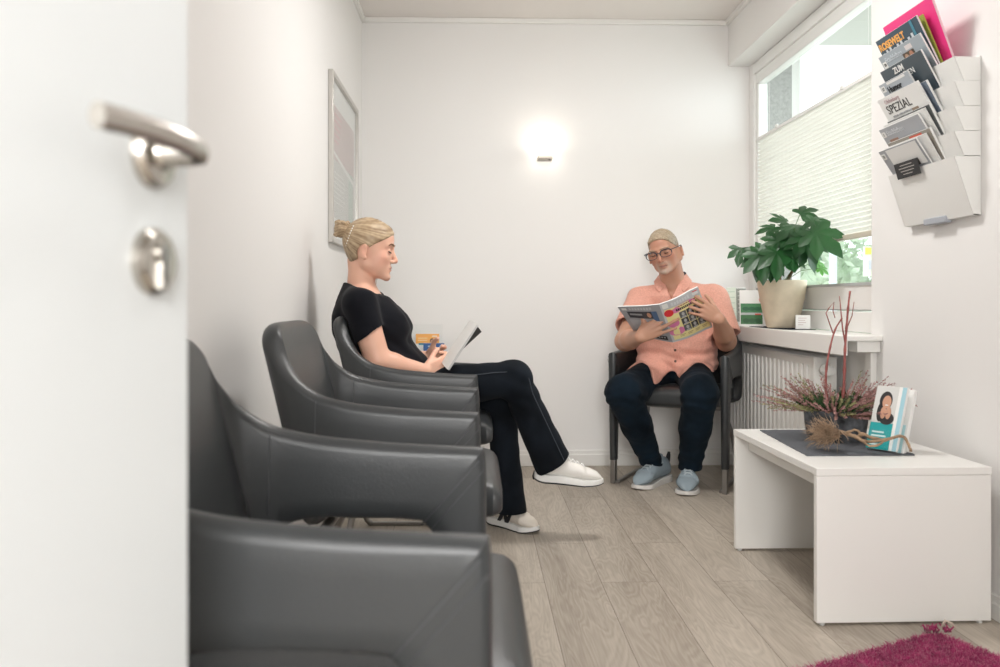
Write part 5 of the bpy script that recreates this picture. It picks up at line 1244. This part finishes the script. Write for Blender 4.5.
def picture():
    y0,y1,z0,z1=3.70,4.50,1.185,1.935; root=empty('wall_picture',(XL,4.1,z0),0,'silver-framed glazed poster with pale grey and pink print on the left wall','picture')
    Mf=mat('silver_frame',(.55,.53,.50),.3,metal=.7); b=MB(); x=XL+.001
    for lo,hi in (((x,y0,z0),(x+.022,y0+.022,z1)),((x,y1-.022,z0),(x+.022,y1,z1)),((x,y0+.022,z0),(x+.022,y1-.022,z0+.022)),((x,y0+.022,z1-.022),(x+.022,y1-.022,z1))): b.box(lo,hi)
    b.build('frame',Mf,root,world=True,bevel=.002)
    box('backing',(x+.0005,y0+.02,z0+.02),(x+.006,y1-.02,z1-.02),M_paper,root,world=True)
    M=frame((x+.006,y0+.02,z0+.02),V(0,1,0),V(0,0,1)); 
    panel('print_area',M,.05,.10,.70,.60,pm(.60,.60,.58),root); panel('print_area',M,.05,.36,.70,.60,pm(.60,.50,.49),root,.0010); panel('print_area',M,.52,.05,.66,.36,pm(.50,.58,.53),root,.0010)
    b=MB(); b.add([M@V(.05,.40,.0016),M@V(.05,.385,.0016),M@V(.70,.31,.0016),M@V(.70,.335,.0016)],[(0,1,2,3)]); b.build('white_swoosh',M_paper,root,world=True)
    for k in range(7): panel('text_line',M,.08,.30-.022*k,.36+.03*(k%3),.306-.022*k,pm(.74,.74,.72),root,.0014)
    for k in range(5): panel('heading',M,.10,.56-.03*k,.30-.02*k,.568-.03*k,pm(.68,.40,.42),root,.0014)
    gb=MB(); gb.box((x+.012,y0+.021,z0+.021),(x+.014,y1-.021,z1-.021)); gb.build('glass',M_acr,root,world=True)
picture()
# leaflets behind the woman, in a clear holder on the back wall
def wall_leaflets():
    a=at(411,366,4.70); b_=at(441,331,4.70); w=b_.x-a.x; o=V(a.x,4.742,.545)
    hd_=empty('wall_mounted_leaflet_holder',(a.x,4.79,.545),0,'clear leaflet holder on the back wall behind the woman reading','leaflet holder')
    b=MB(); b.box((o.x-.004,4.7935,.54),(o.x+w+.004,4.7985,.80)); b.box((o.x-.004,4.700,.54),(o.x+w+.004,4.7935,.544)); b.box((o.x-.004,4.700,.544),(o.x+w+.004,4.703,.63)); b.build('acrylic_body',M_acr,hd_,world=True)
    def at2(px,py,d=4.74): return at(px,py,d)
    p=at2(415.5,334); M=frame(V(p.x,4.775,.55),V(1,0,0),V(0,0,1)); h=p.z-.55; ww=at2(439,334).x-p.x
    l=booklet('leaflet',M,ww,h,.008,'orange-topped leaflet with a small portrait in the wall holder'); panel('orange_field',M,0,h-.055,ww,h,pm(.88,.42,.10),l); panel('teal_tab',M,.016,h-.062,ww*.55,h-.052,pm(.02,.25,.35),l,.001)
    for k in range(2): panel('text_line',M,.012,h-.026-.012*k,.065,h-.022-.012*k,pm(.9,.7,.4),l,.001)
    panel('logo_mark',M,ww*.7,h-.018,ww*.9,h-.009,pm(.9,.72,.5),l,.001)
    blob('hair',M,ww*.70,h-.040,.013,.015,pm(.07,.04,.025),l,.0011); blob('face',M,ww*.70,h-.047,.011,.014,pm(*SKIN1),l,.0017)
    p=at2(423,343.5,4.70); M=frame(V(p.x,4.745,.55),V(1,0,0),V(0,0,1)); h=p.z-.55; ww=at2(444,343.5,4.70).x-p.x
    l=booklet('leaflet',M,ww,h,.008,'blue leaflet with white lettering in front of the orange one',None or 'brochure',None,pm(.02,.10,.30)); 
    for k,(x0,x1) in enumerate(((.025,.06),(.03,.085),(.04,.08))): panel('text_line',M,x0,h-.020-.014*k,x1,h-.014-.014*k,pm(.6,.68,.8),l,.001)
    blob('logo_ring',M,ww*.84,h-.02,.009,.009,pm(.35,.45,.62),l,.001); blob('yellow_spot',M,ww*.5,h-.058,.018,.006,pm(.75,.55,.12),l,.001)
wall_leaflets()
# ------------------------------------------------------------------ magazines in hands
def sheet(mb, c, th=.0, mi=0, n=8, bulge=0, nrm=None):
    """bilinear sheet through corners c=[spine_bottom, outer_bottom, outer_top, spine_top]"""
    pass
def man_mag():
    S1,S2=at(659,304.5,3.90),at(673,342.5,4.08); R1,R2=at(698,287,3.97),at(713,327,4.15); L1,L2=at(617.5,307,3.985),at(636,334.5,4.15)
    root=empty('magazine',tuple(S2),0,'open magazine with yellow and pink cover held by the man','magazine')
    def leaf(name,A0,A1,B0,B1,bul,th,mcov,mpg):
        # A top/bottom at spine, B at outer edge
        nr=(B0-A0).cross(A1-A0).normalized(); 
        if nr.y>0: nr=-nr
        def P(u,v,e): 
            t=A0.lerp(B0,u); b_=A1.lerp(B1,u); p=t.lerp(b_,v); return p+nr*(bul*math.sin(PI*min(1,u*1.25))*1.0*(1-u*.3)+e)
        for nm,e0,e1,mm in ((name,0,-.0012,mcov),(name+'_pages',-.0012,-th,mpg)):
            b=MB(); n=10; ga=[[P(i/n,j/4,e0) for j in range(5)] for i in range(n+1)]; gb=[[P(i/n,j/4,e1) for j in range(5)] for i in range(n+1)]
            vs=[p for r in ga for p in r]+[p for r in gb for p in r]; N_=(n+1)*5; fs=[]
            for i in range(n):
                for j in range(4):
                    a=i*5+j; fs+= [(a,a+1,a+6,a+5),(N_+a,N_+a+5,N_+a+6,N_+a+1)]
            for i in range(n):
                fs+=[(i*5,i*5+5,N_+i*5+5,N_+i*5),(i*5+4,N_+i*5+4,N_+i*5+9,i*5+9)]
            for j in range(4): fs+=[(j,N_+j,N_+j+1,j+1),(n*5+j,n*5+j+1,N_+n*5+j+1,N_+n*5+j)]
            b.add(vs,fs); o=b.build(nm,mm,root,smooth='auto',world=True)
        return P
    PR=leaf('front_cover',S1,S2,R1,R2,.010,.007,M_lgrey,M_paper); PL=leaf('back_cover',S1,S2,L1,L2,.004,.006,pm(.38,.39,.42),M_paper)
    def patch(P,nm,u0,v0,u1,v1,m,e=.0006,n=6):
        b=MB(); g=[[P(u0+(u1-u0)*i/n,v0+(v1-v0)*j/3,e) for j in range(4)] for i in range(n+1)]; vs=[p for r in g for p in r]; fs=[(i*4+j,i*4+j+1,i*4+j+5,i*4+j+4) for i in range(n) for j in range(3)]; b.add(vs,fs); b.build(nm,m,root,world=True)
    def disc(P,nm,uc,vc,ru,rv,m,e=.001):
        b=MB(); b.add([P(uc+ru*math.cos(2*PI*k/18),vc+rv*math.sin(2*PI*k/18),e) for k in range(18)],[tuple(range(18))]); b.build(nm,m,root,world=True)
    Y=pm(.86,.76,.36); PK=pm(.72,.22,.42)
    patch(PR,'yellow_ground',.05,.17,.96,.95,Y); patch(PR,'number_box',.04,.03,.17,.14,M_paper,.0007)
    for i in range(7): patch(PR,'masthead',.24+.07*i,.05+.01*(i%2),.29+.07*i,.13,pm(.66,.67,.69),.0008,2)
    patch(PR,'red_mark',.82,.035,.95,.055,pm(.75,.10,.10),.0009,2); patch(PR,'masthead',.80,.06,.95,.12,pm(.75,.75,.76),.0009,2)
    disc(PR,'pink_bubble',.30,.26,.12,.06,PK,.0009); disc(PR,'pink_bubble',.55,.22,.28,.07,PK,.0009); disc(PR,'pink_bubble',.16,.55,.13,.09,PK,.0009); disc(PR,'pink_bubble',.18,.75,.18,.10,PK,.0009); disc(PR,'yellow_gap',.19,.66,.07,.035,Y,.0012)
    disc(PR,'red_disc',.13,.27,.105,.085,pm(.70,.03,.04),.0015)
    for i in range(12): patch(PR,'headline',.30+.047*i,.235,.335+.047*i,.285,M_ink,.0014,2)
    for i in range(7): patch(PR,'headline',.36+.07*i,.185,.415+.07*i,.205,pm(.35,.05,.12),.0014,2)
    for i in range(3):
        for j in range(3):
            u,v=.34+.19*i,.33+.165*j; patch(PR,'portrait',u,v,u+.175,v+.15,pm(.045,.045,.05) if (i+j)%2 else pm(.12,.12,.125),.0012,3); disc(PR,'portrait_face',u+.09,v+.065,.036,.042,pm(.50,.50,.50),.0016); disc(PR,'portrait_shoulders',u+.09,v+.135,.06,.022,pm(.42,.42,.43),.0016)
    for i in range(4): patch(PR,'caption',.20+.19*i,.86,.33+.19*i,.872,pm(.35,.28,.12),.0012,2); patch(PR,'caption',.20+.19*i,.89,.30+.19*i,.902,pm(.40,.32,.14),.0012,2)
    for i in range(8): patch(PL,'masthead',.22+.07*i,.05,.27+.07*i,.11,pm(.55,.56,.58),.0008,2)
    patch(PL,'white_box',.82,.05,.94,.12,M_paper,.0008,2); patch(PL,'photo',.25,.16,.85,.36,pm(.05,.055,.07),.0008); patch(PL,'photo',.12,.16,.25,.42,pm(.08,.15,.28),.0010,2); disc(PL,'photo_face',.33,.26,.05,.07,pm(.55,.30,.2),.0014); patch(PL,'photo',.5,.22,.8,.27,pm(.35,.36,.38),.0013); patch(PL,'pale_block',.1,.42,.9,.80,pm(.45,.47,.50),.0008); patch(PL,'black_box',.10,.84,.62,.95,M_ink,.0010,3)
    for i in range(6): patch(PL,'caption',.15+.07*i,.87,.19+.07*i,.90,M_lgrey,.0014,1)
man_mag()
def woman_mag():
    A,B=at(441.5,361.5,3.22),at(470,320.5,3.23); d=(B-A); 
    root=empty('magazine',tuple(A),0,'open white-paged magazine held by the woman in black','magazine')
    N0,N1=at(447.5,369.5,3.01),at(477,324.5,3.03); F0,F1=at(456.5,354,3.38),at(481,331.5,3.40)
    def leaf(nm,S0,S1_,E0,E1,m,th,bul):
        nr=(E0-S0).cross(S1_-S0).normalized(); n=8
        def P(u,v,e): return S0.lerp(E0,u).lerp(S1_.lerp(E1,u),v)+nr*(e+bul*math.sin(PI*u))
        b=MB(); vs=[P(i/n,j/3,e) for e in (0,th) for i in range(n+1) for j in range(4)]; N_=(n+1)*4; fs=[]
        for i in range(n):
            for j in range(3): a=i*4+j; fs+=[(a,a+1,a+5,a+4),(N_+a,N_+a+4,N_+a+5,N_+a+1)]
            fs+=[(i*4,i*4+4,N_+i*4+4,N_+i*4),(i*4+3,N_+i*4+3,N_+i*4+7,i*4+7)]
        for j in range(3): fs+=[(j,N_+j,N_+j+1,j+1),(n*4+j,n*4+j+1,N_+n*4+j+1,N_+n*4+j)]
        b.add(vs,fs); o=b.build(nm,m,root,smooth='auto',world=True); return o,P
    for k in range(4):
        leaf('page',A+(B-A)*.0+V(.002*k,0,-.0015*k),B+V(.002*k,0,-.0015*k),N0+V(.0022*k,0,-.001*k),N1+V(.002*k,0,-.001*k),M_paper if k%2==0 else pm(.62,.62,.61),.0012,.006)
    leaf('back_cover',A+V(.012,.01,-.012),B+V(.012,.01,-.006),F0,F1,M_ink,.003,.004)
    o,P=leaf('page',A+V(.004,.0,-.001),B+V(.006,0,-.004),F0-V(.006,0,-.003),F1-V(.006,0,-.002),M_paper,.003,.004)
    for i in range(3):
        a=F1.lerp(F0,.25+.16*i)-V(0,.03,0); 
woman_mag()
# ------------------------------------------------------------------ rug
def rug():
    c0=V(1.265,2.305,0); e1=V(-.90,-.436,0).normalized(); e2=V(.42,-.90,0).normalized(); L1_,L2_=1.25,.50
    root=empty('rug',tuple(c0),0,'magenta shaggy rug on the floor in front of the low table','rug')
    Mr=mat('magenta_pile',(.36,.013,.11),.9,sheen=.25,var=(30,.3)); Mb=mat('rug_backing',(.20,.012,.07),.95)
    q=[c0+e1*.012+e2*.012,c0+e1*(L1_)+e2*.012,c0+e1*L1_+e2*L2_,c0+e1*.012+e2*L2_]
    b=MB(); b.loft([[p+V(0,0,.0005) for p in q],[p+V(0,0,.012) for p in q]]); b.build('backing',Mb,root,world=True)
    r=random.Random(9); b=MB(); vs=[];fs=[]
    for i in range(42000):
        u=r.random()*L1_; v=r.random()*L2_
        p=c0+e1*u+e2*v; 
        if p.x>1.49: continue
        l=r.uniform(.012,.024); w=r.uniform(.0010,.0018); a=r.uniform(0,2*PI); d=V(math.cos(a),math.sin(a),0)*r.uniform(.1,.8)+V(0,0,1); d.normalize()
        sd=V(-math.sin(a+1),math.cos(a+1),0)*w; m=p+d*l*.5+V(0,0,.008); t=p+V(0,0,.008)+d*l+V(math.cos(a),math.sin(a),-.5)*l*.25; sd2=d.cross(sd)
        k=len(vs); o=p+V(0,0,.006); vs+=[o+sd,o-sd*.5+sd2*.8,o-sd*.5-sd2*.8,m+sd*.9,m-sd*.45+sd2*.7,m-sd*.45-sd2*.7,t]
        fs+=[(k,k+1,k+4,k+3),(k+1,k+2,k+5,k+4),(k+2,k,k+3,k+5),(k+3,k+4,k+6),(k+4,k+5,k+6),(k+5,k+3,k+6)]
    b.add(vs,fs); o=b.build('pile',Mr,root,world=True,smooth=True); tag(o,kind='stuff')
    t=MB(); base=at(930,632,2.40)
    for i in range(30):
        a=r.uniform(0,2*PI); o=c0+V(-.01+r.uniform(-.025,.045),-.01+r.uniform(-.01,.01),.02); t.tube([o,o+V(math.cos(a)*.010,math.sin(a)*.010,.012),o+V(math.cos(a)*.016,math.sin(a)*.012,.012+r.uniform(-.008,.010))],[.0022,.0020,.0012],4)
    t.build('corner_tassel',Mr,root,world=True,smooth=True)
    t=MB(); t.tube([c0+V(.01,-.01,.03),c0+V(.02,-.012,.05),c0+V(.035,-.018,.045),c0+V(.045,-.02,.03)],[.003,.004,.003,.001],6); t.build('loose_thread',mat('pale_thread',(.6,.5,.42),.9),root,world=True,smooth=True)
rug()
# yellow poster on a post far outside, seen through the lower pane
def outside_sign():
    p=at(875,258,7.4); root=empty('outdoor_sign',(p.x,p.y,-1.2),0,'yellow and white sign on a pale post outside the window','sign')
    b=MB(); b.box((p.x-.10,p.y-.01,p.z-.16),(p.x+.12,p.y+.01,p.z+.10)); b.build('sign_board',pm(.75,.78,.62),root,world=True)
    b=MB(); b.box((p.x-.09,p.y-.014,p.z+.03),(p.x+.11,p.y-.010,p.z+.09)); b.build('yellow_field',pm(.78,.80,.12),root,world=True)
    b=MB(); b.box((p.x-.06,p.y-.014,p.z-.10),(p.x+.03,p.y-.010,p.z-.02)); b.build('coloured_field',pm(.55,.55,.60),root,world=True)
    b=MB(); b.tube([V(p.x+.06,p.y+.03,-1.2),V(p.x+.06,p.y+.03,p.z+.12)],.022,10); b.build('post',M_trim,root,world=True)
    p=at(833,256,8.0); b=MB(); b.tube([V(p.x,p.y,-1.2),V(p.x,p.y,2.3)],.035,10); tag(b.build('lamp_post',mat('pale_post',(.6,.66,.68),.5),smooth=True),'slim pale post outside seen through the lower pane','post')
outside_sign()
import os
woman,_=build_woman()
man,_=build_man()
# ------------------------------------------------------------------ light
w=bpy.data.worlds.new('sky'); scene.world=w; w.use_nodes=True; bg=w.node_tree.nodes['Background']; bg.inputs[0].default_value=(.90,.96,1,1); bg.inputs[1].default_value=2.4
def area(name,loc,rot,size,e,col,sy=None):
    l=bpy.data.lights.new(name,'AREA'); l.energy=e; l.color=col; l.size=size
    if sy: l.shape='RECTANGLE'; l.size_y=sy
    o=bpy.data.objects.new(name,l); COL.objects.link(o); o.location=loc; o.rotation_euler=rot; return o
def ceiling_lamp(x,y,e,label):
    root=empty('ceiling_lamp',(x,y,H),0,label,'lamp','ceiling lamps')
    b=MB(); b.lathe([(.24,0),(.24,-.03),(.235,-.04),(.225,-.04),(.225,-.03),(.001,-.03)],(0,0,-.001),40,caps=False); b.build('housing',M_trim,root,smooth='auto')
    b=MB(); b.lathe([(.222,-.034),(.20,-.052),(.12,-.064),(.001,-.068)],(0,0,0),40,caps=False); b.build('diffuser',mat('lamp_diffuser',(.9,.9,.88),.5,emit=((1,.97,.94),3)),root,smooth=True)
    l=area('ceiling_light',(0,0,-.075),(0,0,0),.42,e,(1,.975,.95)); l.data.shape='DISK'; l.parent=root
ceiling_lamp(.55,1.2,4,'round white ceiling lamp near the door'); ceiling_lamp(.50,3.0,19,'round white ceiling lamp in the middle of the room')
area('window_daylight',(1.83,3.95,1.55),(0,R(90),0),1.35,7,(.93,.97,1.0),1.4)
area('frontal_fill_light',(.075,YF-1.33,1.55),(R(90),0,0),.83,80,(1,.985,.97),1.3)  # added area light behind the camera, frontal fill only
# camera
cd=bpy.data.cameras.new('camera'); cam=bpy.data.objects.new('camera',cd); COL.objects.link(cam); scene.camera=cam
cam.location=(0,0,CH); cam.rotation_euler=(R(90),0,-YAW); cd.sensor_width=36; cd.lens=36*FPX/1000; cd.shift_y=-(333.5-HY)/1000; cd.clip_start=.02
cd.dof.use_dof=True; cd.dof.focus_distance=3.7; cd.dof.aperture_fstop=4.0
scene.view_settings.view_transform='Standard'; scene.view_settings.look='None'; scene.view_settings.gamma=1; scene.view_settings.exposure=0.22
try:
    scene.view_settings.use_curve_mapping=False
    scene.cycles.use_denoising=True; scene.cycles.max_bounces=10; scene.cycles.diffuse_bounces=5; scene.cycles.transparent_max_bounces=12; scene.cycles.sample_clamp_indirect=6
except Exception: pass
